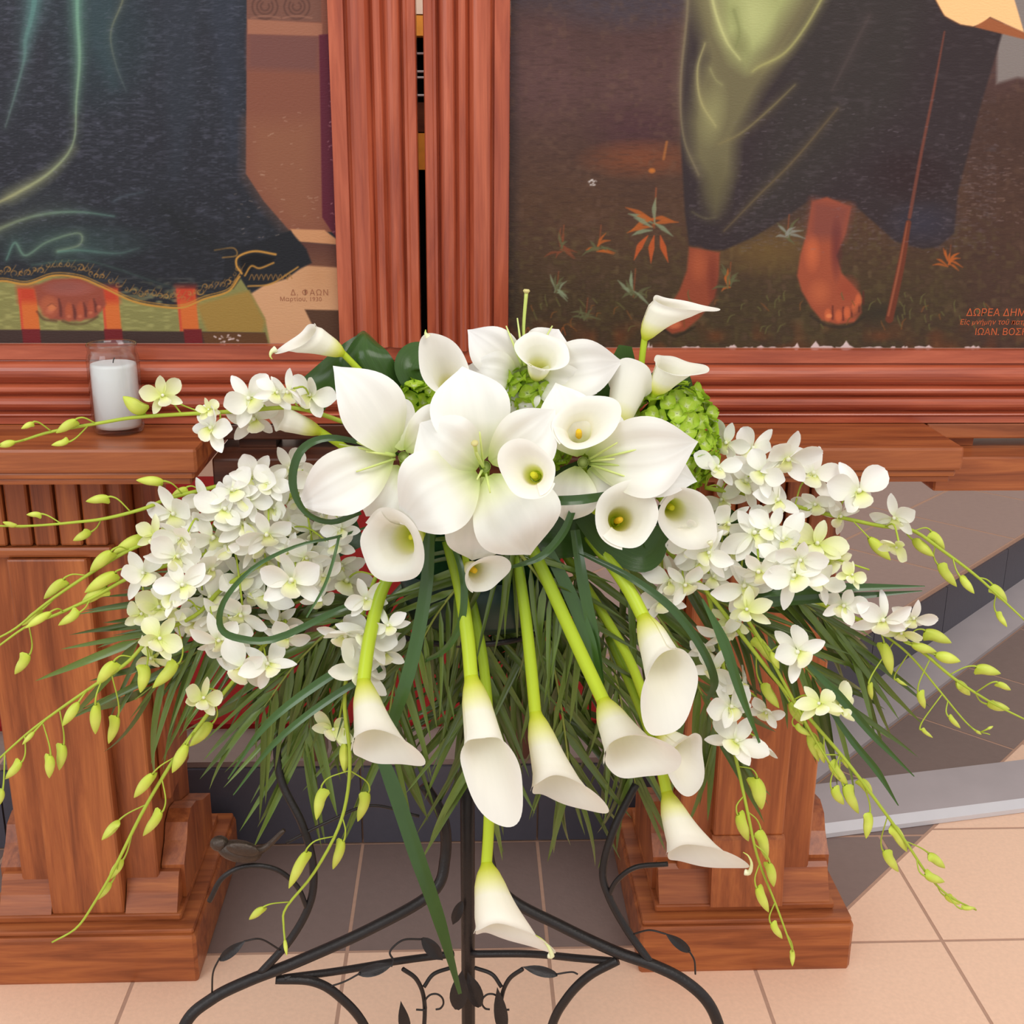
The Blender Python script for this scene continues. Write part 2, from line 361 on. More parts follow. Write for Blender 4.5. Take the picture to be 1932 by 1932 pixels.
# things seen through the slit between the frames
def simple(name, b, mat, label, cat, bev=.003):
    s = box(*b, bev); return tag(mk(name, s[0], s[1], mat, None, None, False), label, cat)
e = empty('gilded_screen', (-.066, 2.25, DZ), 'orange and gold boarded screen seen through the slit between the picture frames', 'screen')
for z0, z1, mt in ((1.69, 1.90, 'gold'), (1.665, 1.688, 'cream'), (1.63, 1.663, 'gold'), (1.47, 1.52, 'darkwood_x'), (1.405, 1.468, 'gold')):
    s = box(-.30, .10, 2.20, 2.24, z0, z1); mk('panel', s[0], s[1], M[mt], e, None, False)
for x0 in (-.33, .10):
    s = box(x0, x0+.03, 2.19, 2.25, DZ+.012, 1.95); mk('upright', s[0], s[1], M['darkwood_z'], e, None, False)
for z in (1.60, 1.57, 1.56, 1.53):
    V, F, U = tube([(-.30, 2.22, z), (.10, 2.22, z+.004)], .0022, 6); mk('wire', V, F, M['grey_trim'], e)
s = box(-.30, .10, 2.262, 2.272, 1.02, 1.95); mk('slit_dark_sheet', s[0], s[1], M['pitch'], e, None, False)  # added black sheet in place of the darkness behind the panels

# ============================================================ wooden stands
ZT = 1.013
def stand(cx, half_top, label, block=True):
    t = empty('wooden_stand', (cx, 1.97, 0), label, 'stand', 'carved wooden stands under the paintings')
    def add(name, b, mat, bev=.003, top=None, par=t):
        s = box(*b, bev if not top else 0, top); return mk(name, s[0], s[1], mat, par, None, False)
    hb = .196
    add('base', (cx-hb, cx+hb, 1.777, 2.17, 0, .098), M['oak_x'], .006)
    add('base_ledge', (cx-hb+.004, cx+hb-.004, 1.783, 2.164, .098, .108), M['oak_x'], .003)
    add('plinth', (cx-hb+.03, cx+hb-.03, 1.808, 2.138, .108, .122), M['oak_x'], .003)
    # raised and fielded slopes between the centre board and the corners
    for s0, s1 in ((-1, 0), (0, 1)):
        x0, x1 = (cx-.158, cx-.066) if s0 < 0 else (cx+.066, cx+.158)
        prof = [(1.812, .122), (1.830, .152), (1.842, .176), (1.85, .183), (1.93, .183), (1.93, .122)]
        V, F, U = extrude(prof, lambda a, b, s: (s, a, b), x0, x1); mk('base_moulding', V, F, M['oak_x'], t, None, False)
    for sx in (-1, 1):                                              # rounded brackets on the sides
        prof = [(1.86, .122), (2.09, .122), (2.09, .20)]+[(2.06-.17*math.sin(q)*1.0, .20+.10*math.sin(q*2)*.6) for q in (.2, .5, .8, 1.1, 1.4)]+[(1.86, .19)]
        V, F, U = extrude(prof, lambda a, b, s: (cx+sx*s, a, b), .124, .165); mk('side_bracket', V, F, M['oak_z'], t, None, False)
    zp = .955
    add('post', (cx-.122, cx+.122, 1.842, 2.10, .122, zp), M['oak_z'], .003)
    cb = [(1.822, .125), (1.822, .235), (1.826, .252), (1.836, .258), (1.90, .258), (1.90, .125)]
    V, F, U = extrude([(1.800, .1225)]+[(a-.01 if a < 1.85 else a, b) for a, b in cb[1:]]+[(1.90, .1225)], lambda a, b, s: (s, a, b), cx-.066, cx+.066)
    if block: mk('foot_block', V, F, M['oak_z'], t, None, False)
    add('centre_board', (cx-.064, cx+.064, 1.822 if block else 1.812, 1.8415, .2585 if block else .1225, .800), M['oak_z'], .003)
    add('cap_moulding', (cx-.105, cx+.105, 1.818, 1.8415, .802, .818), M['oak_x'], .004)
    for k in range(5):                                              # fluted panel under the top
        x0 = cx-.10+.0405*k; add('flute', (x0, x0+.036, 1.824, 1.8415, .820, .93), M['oak_z'], .003)
    for s in (-1, 1):
        add('side_board', (cx+s*.1225-(.018 if s < 0 else 0), cx+s*.1225+(.018 if s > 0 else 0), 1.90, 2.05, .302, .94), M['oak_z'], .003)
    add('apron', (cx-half_top+.012, cx+half_top-.012, 1.712, 2.24, .956, .966), M['oak_x'], .003)
    add('under_moulding', (cx-half_top+.006, cx+half_top-.006, 1.706, 2.25, .9665, .977), M['oak_x'], .004)
    add('tabletop', (cx-half_top, cx+half_top, 1.70, 2.26, .9775, ZT), M['oak_x'], .004)
    return t
stand(-.685, .281, 'wooden stand with the white candle on its top', False)
stand(.507, .253, 'wooden stand standing beside the slanting grey step')
# support beams that carry the frames between and beside the stands
def beam(x0, x1, label, mat):
    t = empty('support_beam', ((x0+x1)/2, 1.9, .915), label, 'beam')
    s = box(x0, x1, 1.80, 1.95, .915, .972, .003); mk('lower_rail', s[0], s[1], M[mat+'_x'], t, None, False)
    s = box(x0+.004, x1-.004, 1.862, 1.95, .988, 1.0125, .002); mk('upper_rail', s[0], s[1], M[mat+'_x'], t, None, False)
    n = 2
    for k in range(n):
        xx = x0+.03+(x1-x0-.12)*k; s = box(xx, xx+.06, 1.875, 1.94, .9725, .9875); mk('spacer', s[0], s[1], M[mat+'_x'], t, None, False)
    return t
beam(-.4035, .2535, 'wooden beam, coloured dark for shade, bridging the two stands below the frames', 'darkwood')  # same ledge as at right, its shade put into the wood colour
beam(.7605, 1.75, 'wooden beam carrying the frame right of the right-hand stand', 'oak')

# ============================================================ picture frames
YF = 1.856
prof = [(0, .026), (.0015, .010), (.024, .010), (.0252, .0135), (.0275, .013), (.031, .0068), (.036, .0038), (.041, .0024), (.046, .002), (.051, .0024), (.056, .0038), (.0615, .0078), (.0635, .0105), (.0655, .0085), (.0685, .0042), (.0715, .0028), (.075, .0026), (.0785, .0042), (.0815, .0085), (.0835, .0095), (.087, .0045), (.091, .0022), (.096, .0014), (.101, .0022), (.106, .005), (.1095, .0095), (.1112, .0085), (.1130, .003), (.1150, .0022), (.1170, .003), (.1185, .0045), (.130, .0045), (.1315, .007), (.1315, .05), (0, .05)]
def DP(b): return b*1.5 if b < .02 else b
def frame(x_in, x_out, x_far, z0, label):
    """stile between x_in (canvas side) and x_out; the bottom rail runs to x_far"""
    W = .1315; zb = ZT; k = abs(x_out-x_in)/W; sg = 1 if x_out > x_in else -1
    t = empty('picture_frame', ((x_out+x_far)/2, 1.88, zb), label, 'picture frame', 'moulded mahogany picture frames')
    V, F, U = extrude(prof, lambda a, b, s: (x_in+sg*a*k, YF+DP(b), s), zb+z0-.002, 2.15); mk('stile', V, F, M['mah_z'], t, None, False)
    xf = x_far-sg*0; xi2 = x_far+sg*.1315
    V, F, U = extrude(prof, lambda a, b, s: (xi2-sg*a, YF+DP(b), s), zb+z0-.002, 2.15); mk('stile', V, F, M['mah_z'], t, None, False)
    V, F, U = extrude(prof, lambda a, b, s: (s, YF+DP(b), zb+z0-a*z0/W), x_far, x_out); mk('bottom_rail', V, F, M['mah_x'], t, None, False)
    return t
frL = frame(-.2045, -.0735, -1.35, .128, 'mahogany frame around the dark robed figure, left of the slit')
frR = frame(.0675, -.0625, 1.60, .122, 'mahogany frame around the standing barefoot figure, right of the slit')
# ============================================================ paintings (flat pictures, colours brushed per vertex)
class Canvas:
    def __init__(s, x0, x1, z0, z1, Y, step):
        s.Y = Y; nx = int((x1-x0)/step)+1; nz = int((z1-z0)/step)+1; s.nx, s.nz = nx, nz
        xs = np.linspace(x0, x1, nx); zs = np.linspace(z0, z1, nz); gx, gz = np.meshgrid(xs, zs); s.gx, s.gz = gx.ravel(), gz.ravel()
        D = np.stack([s.gx-CP.x, np.full(s.gx.shape, Y-CP.y), s.gz-CP.z], 1)
        k = D@np.array(FW); s.X = 966+FPX*(D@np.array(RT))/k; s.Yp = 966-FPX*(D@np.array(UP))/k     # picture coordinates, in photograph pixels
        s.C = np.zeros((len(s.X), 3))
        s.n1 = s.noise(26); s.n2 = s.noise(9); s.n3 = s.noise(90); s.n4 = s.noise(15, 3.6); s.n5 = s.noise(7, 2.6)
    def noise(s, sx, sy=None):
        sy = sy or sx; g = rng.random((700, 700)); u = (s.X+600)/sx % 690; v = (s.Yp+900)/sy % 690
        i, j = u.astype(int), v.astype(int); f, h = u-i, v-j; f = f*f*(3-2*f); h = h*h*(3-2*h)
        return (g[i, j]*(1-f)*(1-h)+g[i+1, j]*f*(1-h)+g[i, j+1]*(1-f)*h+g[i+1, j+1]*f*h)*2-1
    def mix(s, m, c, idx=None):
        c = np.asarray(c, float)
        if idx is None: s.C += (c-s.C)*m[:, None]
        else: s.C[idx] += (c-s.C[idx])*m[:, None]
    def fill(s, c): s.C[:] = c
    def poly(s, pts, c, soft=2.5, a=1.0, wob=0):
        P = np.array(pts, float); x0, y0 = P.min(0)-soft*3-4; x1, y1 = P.max(0)+soft*3+4
        I = np.where((s.X > x0) & (s.X < x1) & (s.Yp > y0) & (s.Yp < y1))[0]
        if len(I) == 0: return
        x, y = s.X[I]+wob*s.n2[I], s.Yp[I]+wob*s.n1[I]; d = np.full(len(I), 1e9); ins = np.zeros(len(I), bool)
        for k in range(len(P)):
            p, q = P[k], P[(k+1) % len(P)]; e = q-p; t = np.clip(((x-p[0])*e[0]+(y-p[1])*e[1])/(e@e+1e-9), 0, 1)
            d = np.minimum(d, np.hypot(x-p[0]-t*e[0], y-p[1]-t*e[1]))
            cnd = (p[1] > y) != (q[1] > y)
            ins ^= cnd & (x < (q[0]-p[0])*(y-p[1])/(q[1]-p[1]+1e-12)+p[0])
        sd = np.where(ins, d, -d); s.mix(np.clip(.5+sd/(2*soft), 0, 1)*a, c, I)
    def stroke(s, pts, w, c, a=1.0, soft=1.5, c2=None):
        n = max(len(pts)*6, 8); P = np.array([tuple(v)[:2] for v in cr([(p[0], p[1], 0) for p in pts], n)]); ws = interp(w if hasattr(w, '__len__') else [w, w], n); mw = max(ws)
        x0, y0 = P.min(0)-mw-6; x1, y1 = P.max(0)+mw+6
        I = np.where((s.X > x0) & (s.X < x1) & (s.Yp > y0) & (s.Yp < y1))[0]
        if len(I) == 0: return
        x, y = s.X[I], s.Yp[I]; best = np.full(len(I), -1e9); tt = np.zeros(len(I))
        for k in range(n-1):
            p, q = P[k], P[k+1]; e = q-p; t = np.clip(((x-p[0])*e[0]+(y-p[1])*e[1])/(e@e+1e-9), 0, 1)
            sd = (ws[k]*(1-t)+ws[k+1]*t)/2-np.hypot(x-p[0]-t*e[0], y-p[1]-t*e[1]); b = sd > best; best[b] = sd[b]; tt[b] = (k+t[b])/(n-1)
        m = np.clip(.5+best/(2*soft), 0, 1)*a
        cc = np.asarray(c, float)[None]+(np.asarray(c2 if c2 is not None else c, float)-np.asarray(c, float))[None]*tt[:, None]
        s.C[I] += (cc-s.C[I])*m[:, None]
    def ell(s, cx, cy, rx, ry, c, a=1.0, p=1.5, rot=0):
        q = math.radians(rot); x, y = s.X-cx, s.Yp-cy; u, v = x*math.cos(q)+y*math.sin(q), -x*math.sin(q)+y*math.cos(q)
        s.mix(np.clip(1-((u/rx)**2+(v/ry)**2)**(p/2), 0, 1)*a, c)
    def build(s, parent, mat, name='canvas'):
        V = np.stack([s.gx, np.full(s.gx.shape, s.Y), s.gz], 1); nx, nz = s.nx, s.nz
        j, i = np.meshgrid(np.arange(nz-1), np.arange(nx-1), indexing='ij'); b = (j*nx+i).ravel()
        F = np.stack([b, b+1, b+nx+1, b+nx], 1)
        o = WL[parent.name]; V = V-np.array(o)
        me = bpy.data.meshes.new(name); me.vertices.add(len(V)); me.vertices.foreach_set('co', V.astype(np.float32).ravel())
        me.loops.add(F.size); me.loops.foreach_set('vertex_index', F.astype(np.int32).ravel())
        me.polygons.add(len(F)); me.polygons.foreach_set('loop_start', np.arange(0, F.size, 4, dtype=np.int32)); me.polygons.foreach_set('loop_total', np.full(len(F), 4, dtype=np.int32))
        me.update(calc_edges=True); at_ = me.color_attributes.new('paint', 'FLOAT_COLOR', 'POINT')
        C = lin(np.clip(s.C, 0, 255)); at_.data.foreach_set('color', np.concatenate([C, np.ones((len(C), 1))], 1).astype(np.float32).ravel())
        me.materials.append(mat); ob = bpy.data.objects.new(name, me); COL.objects.link(ob); ob.parent = parent; WL[ob.name] = o
        return ob
ma, nt, b, N, K = newmat('oil_paint'); setp(b, .42, .2)
vc = N('ShaderNodeVertexColor'); vc.layer_name = 'paint'; K(vc.outputs[0], b.inputs['Base Color'])
tc = N('ShaderNodeTexCoord'); mp = N('ShaderNodeMapping'); mp.inputs['Scale'].default_value = (160, 160, 420); K(tc.outputs['Object'], mp.inputs[0])
no = N('ShaderNodeTexNoise'); no.inputs['Scale'].default_value = 1; no.inputs['Detail'].default_value = 4; K(mp.outputs[0], no.inputs['Vector'])
bu = N('ShaderNodeBump'); bu.inputs['Strength'].default_value = .35; bu.inputs['Distance'].default_value = .0015; K(no.outputs['Fac'], bu.inputs['Height']); K(bu.outputs[0], b.inputs['Normal'])
M['paint'] = ma
def text(parent, s, x, y, hpx, col, Y, name='inscription', shear=0.0, gap=1.0):
    cu = bpy.data.curves.new(name, 'FONT'); cu.body = s; cu.size = hpx*PX(Y)*1.45; cu.shear = shear; cu.space_character = gap; cu.resolution_u = 3
    o = bpy.data.objects.new(name, cu); COL.objects.link(o); bpy.context.view_layer.update()
    me = bpy.data.meshes.new_from_object(o.evaluated_get(bpy.context.evaluated_depsgraph_get())); bpy.data.objects.remove(o); bpy.data.curves.remove(cu)
    p = at(x, y, Y); org = WL[parent.name]
    for v in me.vertices: v.co = Vector((p.x+v.co.x, Y-.0004, p.z+v.co.y))-org
    me.materials.clear(); me.materials.append(col); ob = bpy.data.objects.new(name, me); COL.objects.link(ob); ob.parent = parent; WL[ob.name] = org
    return ob
YC = YF+.030
def speck(c, n, box_, col, a=.5, w=1.6, ln=7):
    for _ in range(n):
        x, y = random.uniform(box_[0], box_[2]), random.uniform(box_[1], box_[3]); l = random.uniform(.3, 1)*ln
        c.stroke([(x, y), (x+l, y+random.uniform(-2, 2))], random.uniform(.6, 1)*w, col, a*random.uniform(.4, 1), 1.0)
# ---- left picture: dark robe, throne, one foot
tL = empty('painting', (-.72, YC, ZT+.13), 'oil painting of a dark embroidered robe hem over one bare foot', 'painting')
c = Canvas(-1.2182, -.2048, ZT+.1285, 1.78, YC, .0011)
c.fill((38, 39, 46)); c.mix(np.clip(.5-c.Yp/900, 0, 1)*.5, (46, 54, 66)); c.mix(np.clip(c.n3*.6+.1, 0, 1)*.4, (36, 32, 40)); c.mix(np.clip(c.n4*c.n1*2.2, 0, 1)*.35, (88, 88, 104)); c.mix(np.clip(c.n5*1.4-.35, 0, 1)*.4, (84, 86, 100)); c.ell(190, 60, 120, 170, (40, 58, 62), .6); c.mix(np.clip((c.Yp-330)/150, 0, 1)*.35, (30, 33, 36))
c.poly([(467, -300), (660, -300), (660, 440), (545, 434), (498, 380), (464, 328)], (124, 74, 58), 1.5)
c.poly([(467, 60), (605, 66), (600, 135), (467, 130)], (106, 68, 64), 8, .8); c.poly([(470, 230), (596, 230), (600, 430), (545, 430), (500, 378), (470, 330)], (136, 88, 64), 25, .7)
c.poly([(467, -300), (606, -300), (606, 42), (467, 38)], (112, 74, 62), 1.5); c.poly([(467, 36), (608, 44), (608, 68), (467, 64)], (150, 98, 76), 1.5)
for cx, sg in ((500, 1), (560, -1)):
    for r in (24, 15, 8): c.stroke([(cx+sg*r*math.cos(q), 12+r*math.sin(q)) for q in np.linspace(-.6, 4.2, 8)], 3.2, (84, 54, 46), .8)
    c.stroke([(cx-26, 34), (cx, 30), (cx+28, 34)], 3, (142, 98, 80), .7)
c.poly([(602, 66), (660, 60), (660, 470), (632, 446), (608, 410)], (88, 30, 46), 1.5); speck(c, 30, (618, 120, 634, 440), (210, 170, 170), .6, 2, 4)
c.poly([(548, 432), (612, 434), (660, 470), (660, 464), (560, 456)], (190, 136, 96), 1.5); c.poly([(560, 456), (660, 464), (660, 506), (580, 506)], (84, 50, 44), 2)
c.poly([(560, 500), (660, 506), (660, 700), (500, 660), (470, 556)], (198, 150, 112), 2); c.mix(np.clip(1-np.hypot(c.X-600, c.Yp-520)/70, 0, 1)*.4, (168, 116, 76))
c.poly([(575, 584), (660, 586), (660, 700), (612, 660)], (82, 56, 42), 1.5)
hem = [(-200, 520), (-60, 545), (0, 530), (50, 536), (100, 520), (150, 524), (190, 540), (250, 568), (300, 578), (345, 580), (385, 564), (430, 550), (452, 522), (460, 545), (500, 532), (560, 512), (600, 490)]
fl = hem[:13]+[(475, 556), (500, 600), (520, 700), (-200, 700)]
c.poly(fl, (128, 124, 74), 2); c.mix(np.clip((c.Yp-520)/30, 0, 1)*np.clip((640-c.Yp)/20, 0, 1)*np.clip((430-c.X)/60, 0, 1)*np.clip(c.n4, 0, 1)*.5, (176, 172, 108))
c.poly([(370, 575), (470, 548), (500, 606), (495, 628), (392, 628)], (150, 120, 60), 4)
for a, b_ in ((33, 68), (190, 222), (332, 368)):
    c.poly([(a, 545), (b_, 545), (b_+8, 626), (a+8, 626)], (198, 102, 48), 2); c.poly([(a, 540), (b_, 540), (b_+3, 570), (a+3, 570)], (176, 52, 36), 8, .8); c.poly([(a+1, 545), (a+5, 545), (a+12, 626), (a+8, 626)], (190, 60, 50), 1.5, .7)
c.poly([(-200, 620), (400, 626), (500, 628), (510, 680), (-200, 680)], (62, 46, 42), 1.5); c.poly([(380, 627), (500, 628), (510, 660), (390, 660)], (92, 60, 36), 2)
for a in (41, 196, 346): c.poly([(a, 621), (a+34, 621), (a+38, 660), (a+4, 660)], (106, 30, 34), 1.5)
c.poly([(64, 540), (100, 526), (150, 524), (195, 545), (200, 575), (180, 600), (140, 606), (95, 603), (72, 575)], (140, 70, 54), 3)
for x, y, rx, ry, cc in ((92, 578, 22, 24, (170, 90, 60)), (130, 588, 9, 20, (170, 84, 54)), (152, 586, 9, 20, (166, 80, 54)), (172, 580, 8, 18, (160, 76, 54)), (188, 572, 8, 16, (140, 66, 52)), (130, 545, 55, 16, (150, 84, 74))): c.ell(x, y, rx, ry, cc, .9, 3)
for x, y, l in ((114, 580, 26), (141, 588, 20), (161, 584, 20), (180, 576, 18)): c.stroke([(x-3, y-l*.6), (x, y), (x+1, y+l*.6)], [2, 5, 4], (78, 36, 34), .75, 2.5)
for x, y, rx, ry in ((94, 590, 17, 13), (130, 600, 9, 8), (151, 600, 9, 8), (171, 593, 8, 8), (187, 582, 7, 8)): c.ell(x, y, rx, ry, (158, 80, 58), .85, 3); c.ell(x, y-3, rx*.6, ry*.5, (190, 108, 78), .7, 2)
c.ell(98, 580, 10, 8, (200, 116, 74), .85, 3); c.stroke([(90, 577), (98, 573), (106, 578)], 2, (110, 54, 40), .6, 1.2)
c.stroke([(70, 588), (82, 602), (106, 606)], 4, (74, 40, 32), .6, 2); c.stroke([(118, 606), (135, 611), (160, 610), (184, 598)], 4, (70, 46, 32), .6, 2); c.ell(120, 540, 50, 14, (128, 74, 66), .6)
c.poly(hem+[(600, 300), (540, 434), (498, 380), (464, 328), (440, 300), (-200, 300)], (46, 48, 58), 2.0, .0)
c.poly([(425, 470), (470, 462), (530, 440), (548, 436), (578, 470), (588, 496), (565, 508), (540, 526), (500, 538), (468, 546), (455, 524), (440, 545), (420, 540)], (32, 33, 38), 2)
c.poly([(452, 488), (480, 478), (518, 486), (512, 498), (478, 506), (462, 524)], (20, 19, 22), 3)
for dy, wd in ((0, 4), (-5, 1.5)): c.stroke([(x, y+dy) for x, y in hem[1:13]], wd, (186, 134, 58), .95, 1.2)
for x, y in [(hem[i][0]+(hem[i+1][0]-hem[i][0])*t, hem[i][1]+(hem[i+1][1]-hem[i][1])*t) for i in range(2, 12) for t in (.05, .3, .55, .8)]:
    r = random.uniform(4, 8); q0 = random.uniform(0, 6); yy = y-15-random.uniform(0, 8); c.stroke([(x+r*(1-q*.12)*math.cos(q0+q), yy+r*(1-q*.12)*math.sin(q0+q)) for q in np.linspace(0, 5.4, 8)], [.8, 2.2, 1.2], (168, 122, 62), random.uniform(.5, .95), 1.0); c.stroke([(x+6, yy+4), (x+12, yy-4), (x+15, yy-9)], [1.8, 1], (150, 108, 56), .7, 1.0)
c.stroke([(405, 472), (440, 468), (446, 482), (420, 486)], 2, (176, 128, 60), .8); c.stroke([(520, 480), (480, 474), (450, 484), (446, 500), (456, 516)], 4, (196, 140, 62), .95); c.stroke([(516, 496), (490, 506), (474, 502), (462, 520)], 3.4, (190, 136, 62), .9)
c.stroke([(468, 540), (510, 536), (550, 512), (562, 504)], 3, (190, 138, 66), .9)
for x in range(470, 545, 9): c.stroke([(x, 528), (x+5, 518), (x+9, 526)], 1.6, (156, 112, 58), .8, 1)
T1, T2 = (104, 152, 136), (150, 158, 118)
c.ell(120, 455, 190, 46, (62, 90, 84), .45); c.ell(40, 380, 150, 40, (58, 66, 66), .35)
for pts, w, cc, a in (([(64, -80), (60, 30), (46, 110)], [30, 22, 8], (86, 136, 130), .35), ([(144, -80), (146, 40), (148, 130), (142, 210)], [22, 18, 12, 4], (90, 146, 126), .35), ([(200, -60), (190, 60), (215, 160)], [60, 50, 20], (58, 82, 86), .35), ([(140, 280), (90, 330), (20, 370)], [4, 14, 18], (150, 150, 108), .4), ([(330, -40), (340, 160), (330, 330)], [70, 60, 20], (48, 54, 64), .4), ([(420, -40), (430, 140), (440, 300)], [60, 40, 10], (50, 56, 70), .4), ([(300, 380), (360, 440), (420, 470)], [10, 40, 10], (28, 30, 32), .5)):
    c.stroke(pts, w, cc, a, 12)
for _ in range(120):
    x, y = random.uniform(-60, 450), random.uniform(-40, 470); r = random.uniform(5, 14); q = random.uniform(-.5, .5); c.stroke([(x, y), (x+r, y-r*.25+q*6), (x+2*r, y+q*5)], [.8, 2.2, .8], (92, 94, 110), random.uniform(.12, .4), 1.4)
for pts, w, c1, c2, a in [([(66, -60), (64, 10), (48, 75), (46, 110), (28, 180), (10, 240)], [26, 18, 12, 8, 3], (92, 146, 138), (100, 118, 112), .75), ([(146, -60), (146, 30), (150, 110), (144, 190), (138, 270), (98, 322), (36, 362), (-30, 395)], [16, 12, 10, 6, 5, 8, 10, 8], (116, 170, 146), (178, 172, 120), .8),
        ([(240, -40), (230, 5), (209, 62), (218, 120), (238, 172)], [5, 4, 3, 1], (160, 156, 104), (84, 96, 100), .7), ([(-20, 440), (40, 415), (90, 403), (150, 400), (215, 408)], [12, 9, 8, 2], T2, T1, .7),
        ([(12, 490), (28, 458), (48, 482), (90, 456), (148, 440), (150, 462), (108, 474)], [4, 7, 5, 5, 3], T1, T2, .75), ([(110, 475), (150, 472), (220, 478), (262, 468)], [6, 7, 2], T1, (80, 100, 96), .7),
        ([(60, 500), (130, 492), (190, 498), (330, 545)], [3, 5, 3, 1], (74, 104, 92), (60, 80, 72), .7), ([(215, 380), (228, 372), (270, 362)], [4, 2], (84, 98, 108), None, .6)]:
    c.stroke(pts, [v*3.0 for v in w], c1, a*.22, 11, c2); c.stroke(pts, [v*1.3 for v in w], c1, a*.32, 4, c2); c.stroke(pts, [v*.5 for v in w], c1, a*.62, 1.8, c2)
speck(c, 240, (-100, -60, 470, 470), (110, 112, 128), .5, 1.6, 9); speck(c, 50, (440, 200, 600, 480), (196, 170, 150), .5, 1.6, 7); speck(c, 14, (400, 632, 450, 646), (240, 225, 230), .9, 3, 5)
c.build(tL, M['paint'])
ink = plain('faded_ink', (158, 104, 76), .6, .2); ink2 = plain('orange_ink', (190, 92, 54), .6, .2)
text(tL, 'Δ. ΦΑΩΝ', 548, 557, 10, ink, YC, gap=1.15); text(tL, 'Μαρτίου, 1930', 528, 568, 7.5, ink, YC, gap=1.05)
# ---- right picture: standing figure with staff
tR = empty('painting', (.60, YC, ZT+.125), 'oil painting of a barefoot standing figure in green and dark drapery with staff', 'painting')
c = Canvas(.0678, 1.4682, ZT+.1225, 1.78, YC, .00125)
c.fill((80, 56, 54)); c.mix(np.clip((c.Yp-180)/200, 0, 1), (80, 56, 42)); c.mix(np.clip((c.Yp-420)/150, 0, 1)*.9, (66, 54, 36)); c.mix(np.clip((40-c.Yp)/60, 0, 1)*.8, (60, 56, 66))
c.mix(np.clip(1-np.hypot((c.X-1100)/260, (c.Yp-150)/120), 0, 1)*.6, (98, 68, 66)); c.ell(1200, 245, 110, 60, (72, 44, 50), .8); c.ell(1210, 300, 130, 42, (120, 66, 42), .8, 2); c.ell(1180, 20, 160, 50, (66, 60, 70), .7)
c.mix(np.clip((c.X-1790)/60, 0, 1)*np.clip((c.Yp-140)/60, 0, 1)*.8, (72, 50, 42)); c.mix(np.clip((985-c.X)/25, 0, 1)*.5, (46, 44, 50))
c.mix(np.clip(c.n4, 0, 1)*.35, (56, 38, 34)); c.mix(np.clip(c.n2*c.n1*2, 0, 1)*.3, (106, 80, 64)); c.mix(np.clip(c.n5-.2, 0, 1)*.2, (112, 86, 74)); c.mix(np.clip(c.n3, 0, 1)*.3, (62, 44, 40)); c.mix(np.clip((c.Yp-380)/60, 0, 1)*np.clip(c.n2, 0, 1)*.35, (96, 84, 50)); c.mix(np.clip((c.Yp-600)/30, 0, 1)*np.clip(c.n1, 0, 1)*.5, (122, 62, 34))
c.ell(1450, 470, 120, 60, (116, 90, 46), .6); c.poly([(1888, -300), (2900, -300), (2900, 130), (2100, 170), (1920, 146), (1880, 158)], (128, 118, 114), 4)
robe = [(1304, -300), (1302, 0), (1288, 120), (1284, 260), (1292, 400), (1300, 462), (1340, 472), (1366, 472), (1420, 448), (1480, 412), (1532, 374), (1604, 380), (1690, 456), (1742, 470), (1770, 466), (1800, 440), (1808, 360), (1850, 200), (1892, 60), (1910, -300)]
c.poly(robe, (52, 42, 44), 2.5); c.poly([(1530, -60), (1760, -60), (1700, 200), (1500, 400), (1400, 440), (1450, 250)], (54, 48, 46), 30, .8); c.ell(1740, 420, 80, 50, (54, 52, 66), .7); c.ell(1720, 330, 90, 60, (46, 30, 32), .7)
rm = (c.X > 1300) & (c.X < 1880) & (c.Yp < 470); c.mix(rm*np.clip(c.n4*c.n1*2, 0, 1)*.3, (84, 74, 78)); c.mix(rm*np.clip(c.n5-.3, 0, 1)*.4*np.clip((c.Yp-150)/200, 0, 1), (112, 100, 110))
c.poly([(1302, -300), (1302, 0), (1322, 70), (1330, 110), (1312, 165), (1300, 230), (1306, 300), (1330, 340), (1350, 400), (1385, 330), (1390, 260), (1436, 170), (1486, 100), (1556, -20), (1600, -300)], (108, 100, 72), 16); c.ell(1350, 360, 40, 70, (92, 84, 60), .7)
c.poly([(1344, -300), (1500, -300), (1500, 0), (1450, 80), (1408, 130), (1384, 112), (1360, 60)], (156, 160, 104), 20); c.ell(1420, 30, 50, 70, (182, 186, 126), .7); c.ell(1395, 90, 26, 40, (104, 100, 66), .5); c.ell(1345, 215, 30, 70, (146, 142, 96), .7, 1.5, 10)
for pts, w, cc, a in [([(1298, -40), (1296, 30), (1284, 160), (1290, 260), (1318, 330)], [5, 7, 5, 4], (128, 116, 88), .8), ([(1330, 82), (1316, 130), (1322, 190), (1350, 238)], [2, 5, 5, 2], (168, 160, 108), .9), ([(1340, -20), (1352, 30), (1372, 80), (1396, 112)], [8, 7, 3], (196, 196, 132), .8),
        ([(1560, -20), (1520, 50), (1480, 100), (1432, 126), (1420, 135)], [6, 6, 6, 3], (164, 160, 100), .9), ([(1500, 160), (1452, 206), (1400, 250), (1356, 272)], [2, 5, 5, 2], (128, 116, 78), .8), ([(1580, 205), (1500, 300), (1430, 370), (1366, 436)], [3, 5, 5, 2], (104, 88, 62), .85),
        ([(1340, 130), (1350, 150), (1362, 160)], [3, 2], (150, 146, 100), .8), ([(1306, 400), (1330, 412), (1350, 410)], [2, 3, 1], (104, 96, 70), .7), ([(1640, 30), (1600, 110), (1570, 170)], [8, 10, 4], (78, 66, 64), .5), ([(1385, 20), (1395, 60), (1388, 90)], [12, 8, 3], (120, 124, 76), .6)]:
    c.stroke(pts, [v*3.6 for v in w], cc, a*.28, 10); c.stroke(pts, [v*1.6 for v in w], cc, a*.4, 4); c.stroke(pts, [v*.6 for v in w], cc, a*.7, 1.6)
